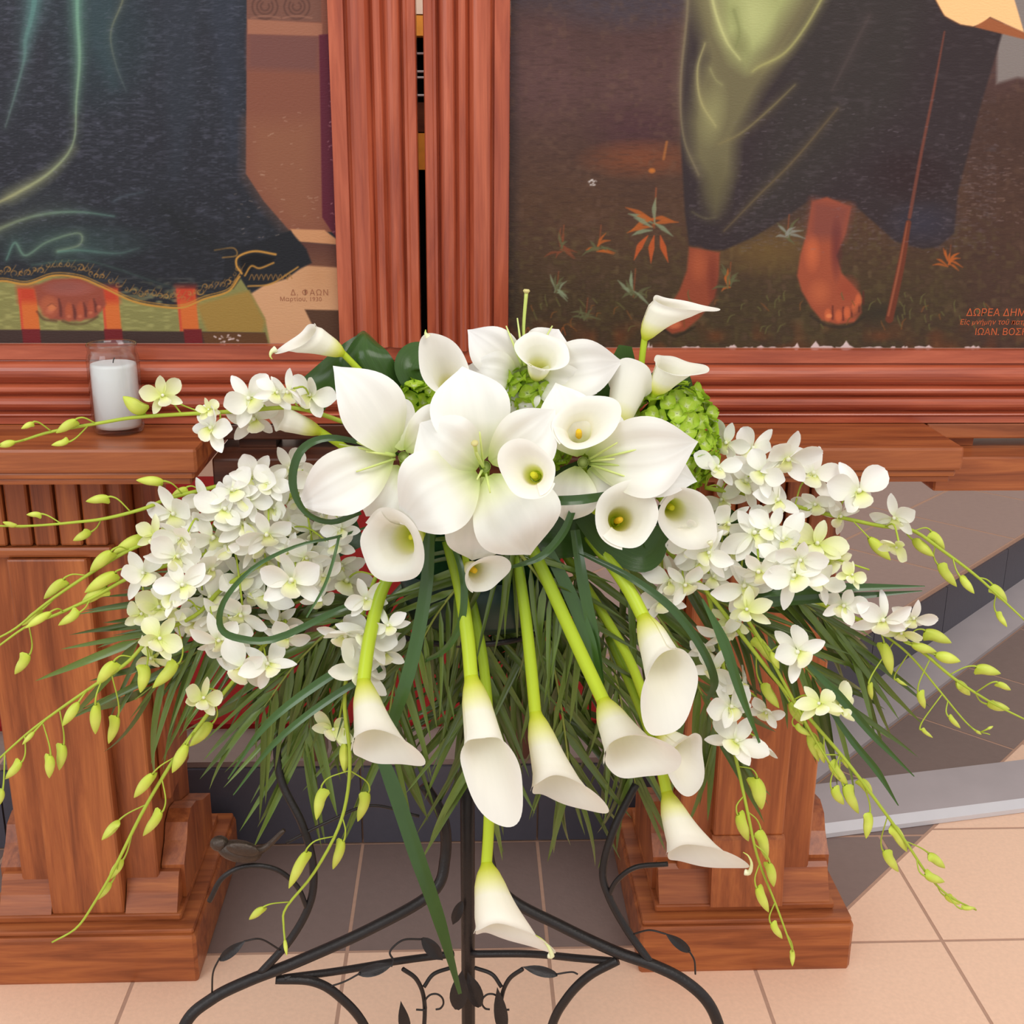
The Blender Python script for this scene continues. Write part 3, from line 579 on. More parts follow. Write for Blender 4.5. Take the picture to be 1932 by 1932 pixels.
c.poly([(1760, -300), (1765, 0), (1782, 30), (1812, 46), (1836, 50), (1854, 44), (1868, 32), (1932, 61), (1914, 0), (1905, -300)], (246, 192, 134), 1.3); c.poly([(1838, 51), (1868, 33), (1932, 61), (1944, 80), (1932, 74)], (152, 88, 54), 1.3); c.stroke([(1765, 0), (1782, 30), (1812, 47), (1838, 51)], 2, (96, 56, 36), .6)
skin = (154, 76, 52)
c.poly([(1532, 380), (1560, 372), (1606, 390), (1596, 440), (1578, 482), (1588, 515), (1622, 552), (1626, 590), (1612, 608), (1580, 612), (1550, 604), (1530, 580), (1512, 548), (1504, 520), (1510, 480), (1522, 440)], skin, 2.5)
c.poly([(1532, 376), (1608, 388), (1592, 452), (1526, 450)], (124, 66, 56), 12, .9); c.ell(1532, 478, 18, 42, (196, 100, 62), .8); c.ell(1578, 470, 14, 70, (92, 42, 44), .7); c.ell(1546, 552, 26, 30, (186, 98, 62), .7); c.ell(1600, 545, 26, 30, (146, 66, 46), .7)
for x, y in ((1562, 594), (1582, 596), (1598, 590), (1612, 580), (1620, 566)): c.ell(x, y, 8, 14, (198, 98, 60), .9, 3); c.stroke([(x+9, y-16), (x+9, y+8)], 3, (90, 40, 34), .8)
c.ell(1564, 596, 7, 5, (220, 128, 80), .9, 3); c.stroke([(1530, 596), (1560, 614), (1600, 616), (1630, 598)], 5, (50, 40, 34), .6)
c.poly([(1300, 466), (1358, 476), (1356, 520), (1348, 562), (1320, 600), (1292, 624), (1268, 630), (1252, 618), (1256, 590), (1282, 548), (1296, 510)], (140, 68, 46), 2.5); c.ell(1318, 500, 20, 40, (176, 90, 56), .6); c.ell(1345, 530, 14, 60, (104, 46, 36), .6); c.ell(1272, 612, 16, 10, (206, 112, 74), .8, 3); c.stroke([(1252, 622), (1275, 634), (1310, 618)], 5, (44, 36, 28), .6)
c.ell(1660, 590, 60, 24, (44, 40, 34), .6); c.stroke([(1782, 60), (1760, 180), (1738, 290), (1716, 410)], [3, 5, 6, 7], (112, 62, 50), .9, 1.5); c.stroke([(1714, 420), (1700, 500), (1678, 602)], [10, 14, 15], (104, 52, 36), 1, 1.5); c.stroke([(1712, 420), (1697, 500), (1676, 595)], [2, 4, 4], (152, 86, 60), .8, 1.5)
def leaf(x, y, q, l, cc, w=7):
    c.stroke([(x, y), (x+l*.5*math.cos(q)-2, y-l*.5*math.sin(q)-3), (x+l*math.cos(q), y-l*math.sin(q))], [2, w, 1], cc, .85, 1.2)
G, O, B_ = (124, 134, 106), (170, 88, 38), (92, 92, 62)
for x, y, s, cols in ((1234, 430, 1, (G, O)), (1195, 560, .7, (G, B_)), (1130, 470, .6, (O, B_)), (1060, 470, .6, ((120, 66, 44), B_)), (1375, 540, .6, (B_, O)), (1485, 450, .6, ((130, 130, 120), B_)), (1050, 550, .5, (G, B_)), (1790, 500, .5, (O, O)), (1105, 600, .5, (B_, (90, 60, 36)))):
    c.stroke([(x+4, y-75*s), (x, y)], 3*s, (140, 74, 46), .8)
    for k in range(11): leaf(x+random.uniform(-4, 4), y+random.uniform(-18, 10)*s, random.uniform(-.9, 4.0), random.uniform(28, 62)*s, cols[random.random() > .6], 9*s)
for k in range(3): leaf(1222+12*k, 445, 4.2+.4*k, 52, (186, 84, 40), 12)
for k in range(70): x, y = random.uniform(975, 1900), random.uniform(560, 630); leaf(x, y, random.uniform(.6, 2.5), random.uniform(8, 22), (96, 92, 54) if k % 3 else (116, 74, 40), 2.4)
c.stroke([(1258, 268), (1252, 300)], 5, (156, 96, 50), .8); c.ell(1230, 322, 8, 6, (190, 110, 46), .9, 3); speck(c, 9, (1110, 338, 1124, 352), (230, 226, 226), .8, 3, 4)
speck(c, 200, (1380, 180, 1900, 480), (124, 112, 122), .5, 1.6, 9); speck(c, 90, (1810, 280, 1932, 420), (140, 116, 112), .5, 2, 10); speck(c, 90, (970, 100, 1280, 640), (112, 84, 74), .4, 1.4, 8)
x = 1195
while x < 1990:
    l = random.uniform(8, 46); hh = random.uniform(2, 7)
    if random.random() < .75: c.poly([(x, 668), (x-2, 657-hh*.4)]+[(x+l*k/6, 657-hh*random.uniform(.2, 1.1)-(9 if random.random() < .06 else 0)) for k in range(1, 6)]+[(x+l, 658), (x+l, 668)], (222, 200, 200), 1.0, .9)
    x += l+random.uniform(1, 14)
for x in (990, 1012, 1034, 1056): c.stroke([(x, 632), (x+6, 618), (x+11, 632)], 2, (170, 84, 40), .6, 1)
c.build(tR, M['paint'])
text(tR, 'ΔΩΡΕΑ ΔΗΜ. Ι. Β', 1822, 596, 13, ink2, YC); text(tR, 'Εἰς μνήμην τοῦ πατρός', 1810, 612, 9, ink2, YC, shear=.15); text(tR, 'ΙΩΑΝ. ΒΟΣΗΝ', 1838, 632, 12, ink2, YC)

# ============================================================ candle
cc = (-.5475, 1.814, ZT+.0005)
cd = empty('glass_candle', cc, 'white wax candle in a clear glass jar on the left stand', 'candle')
prof_j = [(.0005, 0), (.034, 0), (.0375, .003), (.039, .010), (.0395, .030), (.0395, .115), (.038, .1225), (.0365, .1255), (.0365, .133), (.0378, .1355), (.0378, .1385), (.0365, .140), (.0345, .1385), (.0345, .1225), (.0362, .116), (.0365, .010), (.0005, .0075)]
V, F, U = lathe(prof_j, cc, 40); mk('glass_jar', V, F, M['glass'], cd)
V, F, U = lathe([(.0005, .0078), (.0340, .0095), (.0348, .015), (.0348, .104), (.0338, .1085), (.030, .1095), (.0005, .109)], cc, 40); mk('wax', V, F, M['wax'], cd)
V, F, U = tube([(cc[0], cc[1], cc[2]+.108), (cc[0]+.001, cc[1], cc[2]+.113), (cc[0]+.003, cc[1], cc[2]+.117)], .0009, 6); mk('wick', V, F, M['black'], cd)
# ============================================================ flowers
def dvec(p, q): return (Vector(q)-Vector(p))
# ---------------- calla lilies
def calla(label, stem, base, cen, tip, R, rs=.0062, front=.18, p=2.5, sq=1.0, roll=.22, spadix=0, spx='spadix', wav=.055, bell=.46, tail=None):
    """stem: pixel points ending at base; base, cen, tip: (x, y, Y); R opening radius in pixels"""
    B, C, T = at(*base), at(*cen), at(*tip); Rm = R*PX(cen[2]); d = (C-B); L = d.length; d.normalize()
    tv = T-C; th = tv-d*tv.dot(d)
    if th.length < 1e-5: th = UP-d*UP.dot(d)
    th.normalize(); sv = d.cross(th); ph = random.uniform(0, 6)
    S = [at(*q) for q in stem]+[B] if stem else [B-d*.03, B]
    t = empty('calla_lily', S[0], label, 'calla lily', 'white calla lilies in the arrangement')
    r0 = rs*1.03; ph2 = random.uniform(0, 6)
    kn = [0, .05, .14, .30, .55, .76, .90, 1.0]; kr = [r0/Rm, max(r0/Rm*1.08, bell*.40), max(r0/Rm*1.2, bell*.62), max(r0/Rm*1.3, bell*.82), bell*.98, max(bell*1.15, .64), .86, 1.0]
    def fn(u, v):
        a = -math.pi*1.12+u*math.pi*2.24; w = (1+math.cos(a))/2; sqv = 1+(sq-1)*v*v; e = th*math.cos(a)*sqv+sv*math.sin(a)
        r = Rm*float(np.interp(v, kn, kr))*(1+.10*(u-.5)*min(1, v*3)); g = v**2.6; wave = Rm*wav*(math.sin(2*a+ph)+.6*math.sin(5*a+ph2))*v**5
        pt = B+d*(L*v*(1-front*(1-w)*v))+e*(r+wave*.7)+(w**p)*g*(T-C-th*Rm*sq)+d*wave
        if v > .84:
            k = (v-.84)/.16; pt = pt+(e*.5-d)*(Rm*roll*k*k*(.4+.6*w))
        return pt
    V, F, U = grid(60, 26, fn); mk('spathe', V, F, M['calla'], t, U)
    sp = S+[B+d*.004]; V, F, U = tube(sp, [rs*.9, rs, rs*1.03], 12, max(8, 6*len(sp))); mk('stem', V, F, M['calla_stem'], t, U)
    if tail:
        V, F, U = tube([T-(T-C).normalized()*.006]+[at(*q) for q in tail], [.0042, .0026, .0012, .0005], 7, 14); mk('curled_tip', V, F, M['calla_tip'], t, U)
    if spadix:
        l = L*spadix; V, F, U = tube([B+d*L*.12, B+d*l*.6, B+d*l*.92, B+d*l], [.0035, .0042, .0036, .0012], 10, 14); mk('spadix', V, F, M[spx], t, U)
    return t
CAL = [
 dict(label='calla lily pointing left above the folded leaf at upper left', stem=[(760, 775, 1.50), (705, 725, 1.49)], base=(648, 668, 1.48), cen=(578, 630, 1.46), tip=(512, 662, 1.45), tail=[(512, 664, 1.448), (510, 672, 1.445), (514, 678, 1.445)], R=25, rs=.0042, front=.02, p=3.5, sq=.9, bell=.8),
 dict(label='calla lily poking left beside the orchid near the candle', stem=[(700, 890, 1.46), (665, 855, 1.46)], base=(605, 815, 1.45), cen=(525, 785, 1.44), tip=(488, 752, 1.45), R=26, rs=.0052, front=.05, bell=.75),
 dict(label='open calla lily left of the slit, tip pointing up left', stem=[(860, 800, 1.50), (858, 775, 1.48)], base=(852, 752, 1.455), cen=(843, 698, 1.40), tip=(803, 628, 1.40), tail=[(803, 629, 1.40), (803, 622, 1.40)], R=40, rs=.0045, front=.12, spadix=.35, bell=.55, p=2.5),
 dict(label='topmost open calla lily in the middle before the tall pistil', stem=[(1010, 780, 1.46), (1010, 750, 1.45)], base=(1012, 715, 1.44), cen=(1024, 662, 1.40), tip=(1040, 626, 1.42), R=47, rs=.0045, front=.04, spadix=.3, sq=.72, bell=.5),
 dict(label='topmost right calla lily bending right before the painted foot', stem=[(1205, 760, 1.47), (1210, 690, 1.47)], base=(1216, 640, 1.47), cen=(1252, 568, 1.455), tip=(1358, 580, 1.43), R=25, rs=.0042, front=.0, sq=.7, bell=.85, p=1.6),
 dict(label='calla lily flaring right above the green hydrangea', stem=[(1225, 780, 1.46)], base=(1236, 742, 1.455), cen=(1268, 688, 1.44), tip=(1338, 692, 1.42), R=40, rs=.0048, front=.03, sq=.75, bell=.62, p=1.8),
 dict(label='narrow upright calla lily between two right-hand flowers', stem=[(1150, 850, 1.44)], base=(1160, 815, 1.42), cen=(1186, 730, 1.445), tip=(1206, 672, 1.45), R=40, rs=.0048, front=.1, sq=.6, bell=.7, p=1.4),
 dict(label='open calla lily with golden centre in the middle right', stem=[(1105, 860, 1.42)], base=(1092, 832, 1.40), cen=(1092, 800, 1.335), tip=(1165, 768, 1.34), R=46, rs=.006, front=.05, spadix=.62, sq=1.0, bell=.5, p=2.0),
 dict(label='round open calla lily with lime spadix beside the big lily', stem=[(1022, 932, 1.34)], base=(1012, 900, 1.29), cen=(1000, 890, 1.232), tip=(953, 842, 1.232), R=47, rs=.006, front=.06, spadix=.55, spx='spadix_green', bell=.45, p=3),
 dict(label='round open calla lily with yellow throat at lower right', stem=[(1085, 955, 1.42), (1110, 955, 1.41)], base=(1160, 985, 1.395), cen=(1184, 974, 1.32), tip=(1215, 920, 1.33), R=58, rs=.006, front=.05, spadix=.5, bell=.46, p=4),
 dict(label='open calla lily with drooping tip beside the right orchids', stem=[(1240, 930, 1.43)], base=(1258, 952, 1.415), cen=(1290, 972, 1.35), tip=(1345, 1028, 1.35), tail=[(1342, 1030, 1.35), (1340, 1036, 1.35)], R=48, rs=.0058, front=.05, spadix=.35, spx='spadix_green', bell=.5, p=2.5),
 dict(label='large calla lily turned to the left below the left lily', stem=[(800, 985, 1.40)], base=(792, 1008, 1.385), cen=(728, 1030, 1.32), tip=(772, 1088, 1.31), R=66, rs=.0068, front=.05, sq=1.0, spadix=.3, spx='spadix_green', bell=.5, p=5),
 dict(label='smallest calla lily below the centre of the big lily', stem=[(874, 1010, 1.40), (877, 1040, 1.395)], base=(880, 1066, 1.385), cen=(912, 1088, 1.335), tip=(960, 1062, 1.33), R=33, rs=.0045, front=.05, spadix=.55, bell=.55, p=2.5),
 dict(label='hanging calla lily at left with bright yellow-green neck', stem=[(760, 1050, 1.40), (722, 1110, 1.38), (698, 1200, 1.36)], base=(686, 1285, 1.335), cen=(706, 1408, 1.255), tip=(802, 1448, 1.24), R=54, rs=.0085, front=.02, bell=.62, p=3, sq=.8, roll=.16),
 dict(label='hanging calla lily in the middle with its mouth facing forward', stem=[(845, 1020, 1.40), (868, 1110, 1.38), (882, 1200, 1.355)], base=(889, 1278, 1.33), cen=(920, 1440, 1.25), tip=(966, 1570, 1.21), R=60, rs=.0088, front=.22, bell=.62, p=1.6, sq=.55, spadix=.55),
 dict(label='hanging calla lily in the middle flaring right over the palm', stem=[(972, 1030, 1.41), (990, 1150, 1.385), (1002, 1260, 1.36)], base=(1010, 1345, 1.34), cen=(1046, 1492, 1.26), tip=(1144, 1540, 1.245), R=56, rs=.0078, front=.05, bell=.6, p=2.6, sq=.75),
 dict(label='hanging calla lily right of the middle with oval mouth', stem=[(992, 1010, 1.41), (1035, 1100, 1.385), (1090, 1220, 1.355)], base=(1138, 1322, 1.33), cen=(1186, 1428, 1.245), tip=(1290, 1450, 1.23), R=60, rs=.0088, front=.02, bell=.62, p=2.4, sq=.8),
 dict(label='wide cupped calla lily under the curled leaf at right', stem=[(1110, 1010, 1.41), (1150, 1060, 1.39), (1185, 1110, 1.37)], base=(1214, 1165, 1.345), cen=(1262, 1275, 1.26), tip=(1244, 1400, 1.215), R=66, rs=.0088, front=.12, bell=.55, p=1.2, sq=.75),
 dict(label='lowest right calla lily with a thin curled tip', stem=[(1150, 1200, 1.42), (1215, 1350, 1.385), (1245, 1440, 1.365)], base=(1258, 1495, 1.35), cen=(1294, 1612, 1.285), tip=(1414, 1648, 1.27), tail=[(1414, 1646, 1.268), (1418, 1630, 1.266), (1412, 1615, 1.268), (1402, 1608, 1.27)], R=52, rs=.0075, front=.02, bell=.6, p=2.8, sq=.72),
 dict(label='lowest calla lily hanging before the iron stand', stem=[(885, 1110, 1.42), (912, 1250, 1.39), (925, 1420, 1.355), (922, 1560, 1.33)], base=(918, 1628, 1.315), cen=(936, 1760, 1.25), tip=(1044, 1806, 1.235), tail=[(1042, 1803, 1.233), (1034, 1785, 1.235), (1022, 1772, 1.24), (1010, 1764, 1.245)], R=54, rs=.0072, front=.02, bell=.72, p=3, sq=.8),
 dict(label='calla lily half hidden behind the cupped one at right', stem=[(1050, 1020, 1.43), (1120, 1130, 1.41), (1185, 1240, 1.39), (1225, 1340, 1.375)], base=(1245, 1385, 1.365), cen=(1292, 1425, 1.33), tip=(1318, 1500, 1.32), R=50, rs=.0066, front=.03, bell=.6, p=2.2, sq=.9),
]
for k in CAL: calla(**k)
# ---------------- oriental lilies
def petal(B, T, w, bulge, rec, n=None, cup=.12, wav=.05, mat='lily', parent=None, name='petal', nu=17, nv=20, peak=.52, roll=0.0):
    mid = (B+T)/2; d = (T-B); L = d.length; nn = n or tocam(mid); nn = (nn-d.normalized()*nn.dot(d.normalized())).normalized()
    if roll: nn = Matrix.Rotation(roll, 3, d.normalized()) @ nn
    P = [B, B.lerp(T, .33)+nn*bulge*.9, B.lerp(T, .68)+nn*bulge, T-nn*rec]; side = d.normalized().cross(nn); ph = random.uniform(0, 6)
    C_ = cr(P, nv)
    def fn(u, v):
        k = min(int(round(v*(nv-1))), nv-1); s = u*2-1
        pr = (math.sin(math.pi*min(1, (v*(1-.02)+.02))**(math.log(.5)/math.log(peak)))**(.72 if v < peak else .72+.42*(v-peak)/(1-peak))); pr = max(pr, .10*(1-v))
        z = cup*w*(s*s)-.05*w*math.exp(-(s/.10)**2)+.026*w*math.cos(s*9)*math.sin(math.pi*v)
        return C_[k]+side*(w*.5*s*pr)+nn*((z*pr)+w*wav*abs(s)**2*math.sin(9*v+ph+s*2)*pr)
    V, F, U = grid(nu, nv, fn); return mk(name, V, F, M[mat], parent, U)
def lily(label, cen, petals, stamens, pistil):
    c = at(*cen); t = empty('white_lily', c, label, 'lily', 'large white lilies in the middle')
    for (bx, by, tx, ty, w, bulge, dY, rec, roll) in petals:
        B = at(bx, by, cen[2]+.012); T = at(tx, ty, cen[2]+dY); petal(B, T, w*PX(cen[2]), bulge, rec, parent=t, roll=math.radians(roll))
    ax = tocam(c); V, F, U = tube([c+ax*.004, c-ax*.01, c-ax*.03], [.007, .006, .004], 12, 8, False); mk('throat', V, F, M['lily_throat'], t, U)
    V, F, U = tube([c-ax*.004, c-ax*.012], [.0062, .006], 12, 3); mk('ovary_cup', V, F, M['lily_throat'], t, U)
    for (bx, by, tx, ty, dY) in stamens:
        B = at(bx, by, cen[2]+.005); T = at(tx, ty, cen[2]+dY); m_ = (B+T)/2+tocam(B)*.01
        V, F, U = tube([B, m_, T], [.0017, .0015, .0009], 7, 10); mk('stamen', V, F, M['lily_fil'], t, U)
    if pistil:
        P = [at(x, y, cen[2]+dy) for x, y, dy in pistil]; V, F, U = tube(P, [.0019, .0019, .0024], 8, 14); o = mk('pistil', V, F, M['lily_style'], t, U)
        e = P[-1]; dd = (P[-1]-P[-2]).normalized(); V, F, U = tube([e-dd*.001, e+dd*.002, e+dd*.004], [.0025, .0046, .0032], 9, 5); mk('stigma', V, F, M['stigma'], o, U)
    s = dvec(CP, c).normalized(); V, F, U = tube([c+s*.012, c+s*.05+Vector((0, 0, -.03)), c+s*.07+Vector((0, 0, -.09))], [.006, .0048, .0045], 8, 10); mk('stem', V, F, M['calla_stem'], t, U)
    return t
# petal rows: base px, tip px, width px, bulge, depth change at tip, recurve, roll
lily('big central white lily with ruffled petals facing forward', (915, 880, 1.335),
 [(905, 870, 872, 690, 150, .022, .05, .004, 0), (925, 872, 1050, 775, 120, .024, .02, .012, 12), (900, 885, 790, 800, 150, .030, .02, .014, -10),
  (915, 900, 890, 1062, 120, .020, .03, .006, 0), (900, 892, 752, 985, 165, .040, -.01, .020, 8), (922, 898, 1004, 1048, 172, .034, -.01, .012, -8)],
 [(912, 880, 905, 815, -.03), (914, 884, 893, 842, -.03), (916, 890, 925, 930, -.03), (910, 886, 900, 905, -.03)], [(912, 882, 0), (900, 860, -.02), (896, 838, -.035)])
lily('left white lily opening toward the candle', (762, 862, 1.375),
 [(745, 855, 628, 690, 130, .018, .0, .0, 22), (740, 862, 562, 955, 120, .026, -.02, .010, 0), (760, 850, 735, 752, 80, .018, .06, .0, 0), (765, 850, 868, 772, 90, .03, .03, .012, 0),
  (755, 880, 690, 975, 96, .02, .0, .004, 0), (770, 875, 800, 965, 90, .02, .03, .004, 0)],
 [(745, 860, 690, 852, -.02), (745, 866, 672, 890, -.025), (742, 862, 650, 825, -.01), (745, 858, 640, 838, -.01)], None)
lily('right white lily with long petals reaching toward the orchids', (1100, 872, 1.375),
 [(1110, 862, 1318, 838, 150, .034, -.01, .018, 10), (1115, 880, 1318, 905, 110, .02, -.005, .012, -12), (1095, 860, 1048, 722, 110, .02, .03, .006, 0), (1110, 885, 1190, 945, 70, .012, .0, .002, 0), (1090, 880, 1068, 986, 100, .016, .0, .004, 0), (1110, 860, 1150, 760, 90, .02, .04, .004, 0)],
 [(1110, 868, 1165, 835, -.03), (1110, 870, 1228, 842, -.035), (1112, 874, 1236, 882, -.03), (1112, 876, 1188, 902, -.03), (1112, 870, 1160, 866, -.03)], None)
lily('back white lily at the top with a tall pistil', (990, 700, 1.435),
 [(985, 705, 882, 622, 88, .014, .02, .004, 0), (975, 712, 885, 692, 80, .018, .0, .012, 0), (1005, 702, 1055, 620, 90, .012, .03, .004, 0), (1015, 708, 1175, 682, 105, .026, .0, .018, 0), (1000, 715, 1125, 742, 80, .018, -.01, .01, 0), (985, 715, 965, 788, 85, .012, -.01, .004, 0)],
 [(985, 690, 955, 615, .0), (988, 690, 976, 600, .0), (1000, 690, 1042, 615, .02)], [(990, 690, .0), (988, 620, .0), (993, 552, .0)])
# ---------------- dendrobium orchids
def petal_mesh(name, l, w, rec, mat, peak=.58, cup=.22):
    def fn(u, v):
        s = u*2-1; pr = max(math.sin(math.pi*(v*.97+.02)**(math.log(.5)/math.log(peak)))**.62, .16*(1-v))
        return (w*.5*s*pr, .03+l*v, .06+cup*w*s*s*pr-.05*math.sin(v*3.1)-rec*v*v)
    V, F, U = grid(7, 9, fn); return meshdata(name, V, F, mat, U)
def lip_mesh(mat):
    def fn(u, v):
        a = (u-.5)*math.pi*1.5; r = .05+.07*v+.05*v*v
        return (r*math.sin(a), -.03-.12*v-.05*v*v-r*math.cos(a)*.55+.05, .04+.16*v-.10*v*v*v)
    A = grid(9, 8, fn); Bt = tube([(0, 0, 0), (0, .02, .07), (0, .03, .11)], [.035, .045, .03], 8, 6); s = tube([(0, -.02, .0), (0, -.05, -.10), (0, -.03, -.18)], [.05, .04, .02], 7, 6)
    V, F, U = join(A, Bt, s); return meshdata('flower_centre', V, F, mat, U)
OM = {}
for key in ('orchid', 'orchid_cream'):
    OM[key] = [[petal_mesh('petal', .47+.03*v, (.37, .33, .40)[v], (.06, .22, -.08)[v], M[key]) for v in range(3)], [petal_mesh('sepal', .46, (.23, .21, .25)[v], (.05, .24, -.10)[v], M[key], .5) for v in range(3)]]
LIP = lip_mesh(M['orchid_lip'])
def bud_mesh():
    def fn(u, v):
        a = u*2*math.pi; r = .16*math.sin(math.pi*(v*.96+.03)**.8)**.75; k = max(0, 1-abs(v-.16)/.18)*max(0, math.cos(a))**3
        return (r*math.cos(a)+.17*k, r*math.sin(a), v-.12*k)
    V, F, U = grid(13, 11, fn); return meshdata('bud', V, F, M['bud'], U)
BUD = bud_mesh()
def spray(label, stem, Y, flowers=(), buds=(), rs=.0026):
    if not hasattr(Y, '__len__'): Y = (Y, Y)
    n = len(stem); ys = interp(Y, n); S = [at(x, y, ys[i]) for i, (x, y) in enumerate(stem)]; C_ = cr(S, 60); CPX = cr([(x, y, 0) for x, y in stem], 60)
    t = empty('orchid_spray', S[-1], label, 'orchid', 'white dendrobium orchid sprays')
    V, F, U = tube(S, [rs*.45, rs*.8, rs, rs*1.15], 7, 40); mk('stem', V, F, M['spray_stem'], t, U)
    def near(x, y, adv=0): return max(0, min(59, min(range(60), key=lambda i: (CPX[i].x-x)**2+(CPX[i].y-y)**2)+adv))
    for f in flowers:
        x, y, size = f[:3]; cream = f[3] if len(f) > 3 else 0; k = near(x, y, random.choice((1, 2, 3))); dY = f[4] if len(f) > 4 else random.uniform(-.05, .012)
        p = at(x, y, C_[k].y+dY); nn = (tocam(p)+Vector((random.uniform(-.9, .9), 0, random.uniform(-.9, .6)))+(p-C_[k])*2).normalized()
        up = Vector((random.uniform(-.9, .9), 0, 1)); xx = up.cross(nn).normalized(); yy = nn.cross(xx); sz = size*PX(p.y)*1.12
        Mw = Matrix((xx, yy, nn)).transposed().to_4x4(); Mw = Matrix.Translation(p) @ Mw @ Matrix.Scale(sz, 4)
        key = 'orchid_cream' if cream else 'orchid'; o = inst('orchid_flower', LIP, Mw, t); pv, sv = OM[key]; var = random.randrange(3)
        for ang, me, nm in ((0, sv, 'sepal'), (118, sv, 'sepal'), (-118, sv, 'sepal'), (68, pv, 'petal'), (-68, pv, 'petal')):
            c_ = bpy.data.objects.new(nm, me[(var+random.randrange(2)) % 3]); COL.objects.link(c_); c_.parent = o
            c_.matrix_basis = Matrix.Rotation(math.radians(ang+random.uniform(-12, 12)), 4, 'Z') @ Matrix.Rotation(random.uniform(-.35, .55), 4, 'X') @ Matrix.Rotation(random.uniform(-.3, .3), 4, 'Y') @ Matrix.Translation((0, 0, -.02 if nm == 'sepal' else 0))
        b_ = p-nn*sz*.12; md = (b_+C_[k])/2+Vector((0, 0, .25*(b_-C_[k]).length))-nn*.004
        V, F, U = tube([C_[k], md, b_], [.0011, .0012, .0015], 6, 9); mk('pedicel', V, F, M['spray_stem'], t, U)
    for b in buds:
        bx, by, tx, ty = b[:4]; wd = b[4] if len(b) > 4 else 1.0; k = near(bx, by, b[5] if len(b) > 5 else 3); dY = random.uniform(-.02, .01)
        p, q = at(bx, by, C_[k].y+dY), at(tx, ty, C_[k].y+dY+random.uniform(-.012, .008)); d = q-p; l = d.length; d.normalize()
        sd = (C_[k]-p); sd = sd-d*sd.dot(d)
        if sd.length < 1e-5: sd = RT-d*RT.dot(d)
        sd.normalize(); wl = min(max(l, .018), .034)*wd
        Mw = Matrix.Translation(p) @ Matrix((sd, d.cross(sd), d)).transposed().to_4x4() @ Matrix.Diagonal((wl*1.18, wl*1.18, l, 1))
        o = inst('bud', BUD, Mw, t)
        md = (p+C_[k])/2-d*.12*l+(p-d*l*.35-C_[k])*.25
        V, F, U = tube([C_[k], md, p-d*l*.12, p+d*l*.05], [.0009, .001, .0012, .0015], 6, 12); mk('pedicel', V, F, M['spray_stem'], t, U)
    return t
spray('orchid spray arching left in front of the candle', [(-20, 842), (35, 833), (95, 815), (195, 797), (260, 787), (370, 780), (450, 776), (560, 770), (660, 800)], (1.40, 1.42, 1.45),
  [(470, 755, 100), (402, 812, 98), (478, 792, 88), (548, 738, 80), (588, 748, 92), (520, 742, 70), (305, 748, 70, 1), (392, 775, 46, 1)],
  [(63, 797, 40, 809), (143, 792, 106, 817), (130, 833, 97, 840), (28, 834, -5, 842), (272, 780, 232, 748, 1.5, 2), (335, 760, 300, 742, 1.2)])
spray('thin orchid spray reaching left across the carved post top', [(-30, 992), (60, 992), (145, 985), (200, 978), (270, 960), (320, 940), (380, 925), (430, 915), (560, 905)], (1.40, 1.42, 1.46),
  [(440, 928, 88), (480, 902, 88), (545, 885, 86), (560, 945, 84), (385, 945, 78), (425, 962, 96), (510, 915, 80), (330, 968, 104), (520, 960, 80), (595, 905, 80), (470, 945, 80), (615, 960, 76)],
  [(308, 908, 257, 906), (205, 938, 162, 946), (172, 1003, 138, 1020), (78, 970, 50, 971), (30, 993, 5, 985), (352, 920, 322, 938)])
spray('orchid spray with pale buds sweeping down left, uppermost of three', [(-20, 1212), (30, 1185), (85, 1140), (165, 1085), (240, 1040), (300, 1015), (380, 985), (480, 960), (560, 930)], (1.37, 1.40, 1.44),
  [(345, 1012, 90), (400, 1012, 108), (460, 992, 100), (505, 1005, 96), (330, 1050, 98), (545, 985, 92), (590, 1000, 84), (395, 1070, 100), (620, 975, 76), (290, 1010, 70, 1), (430, 1035, 92), (365, 1030, 88), (585, 1030, 80), (645, 1000, 70), (480, 1030, 84)],
  [(270, 1010, 212, 1046, 1.2), (210, 1040, 170, 1078, 1.2), (120, 1093, 83, 1130), (80, 1150, 42, 1180, .8)])
spray('orchid spray with pale buds sweeping down left, middle of three', [(-20, 1232), (50, 1182), (110, 1158), (180, 1125), (240, 1092), (330, 1062), (420, 1035), (520, 1005)], (1.36, 1.39, 1.43),
  [(270, 1085, 92), (345, 1105, 96), (400, 1130, 104), (450, 1090, 100), (500, 1060, 96), (556, 1095, 122, 0, -.06), (300, 1150, 96, 1), (455, 1155, 96), (505, 1125, 90), (575, 1050, 84), (630, 1030, 78), (270, 1160, 78, 1), (540, 1040, 84), (605, 1085, 80), (640, 1065, 80), (380, 1185, 84), (530, 1165, 80), (475, 1120, 84), (600, 1130, 70)],
  [(200, 1105, 153, 1140, 1.2), (217, 1080, 160, 1118, 1.2), (150, 1155, 110, 1180), (55, 1235, 28, 1272), (95, 1155, 48, 1185, .8)])
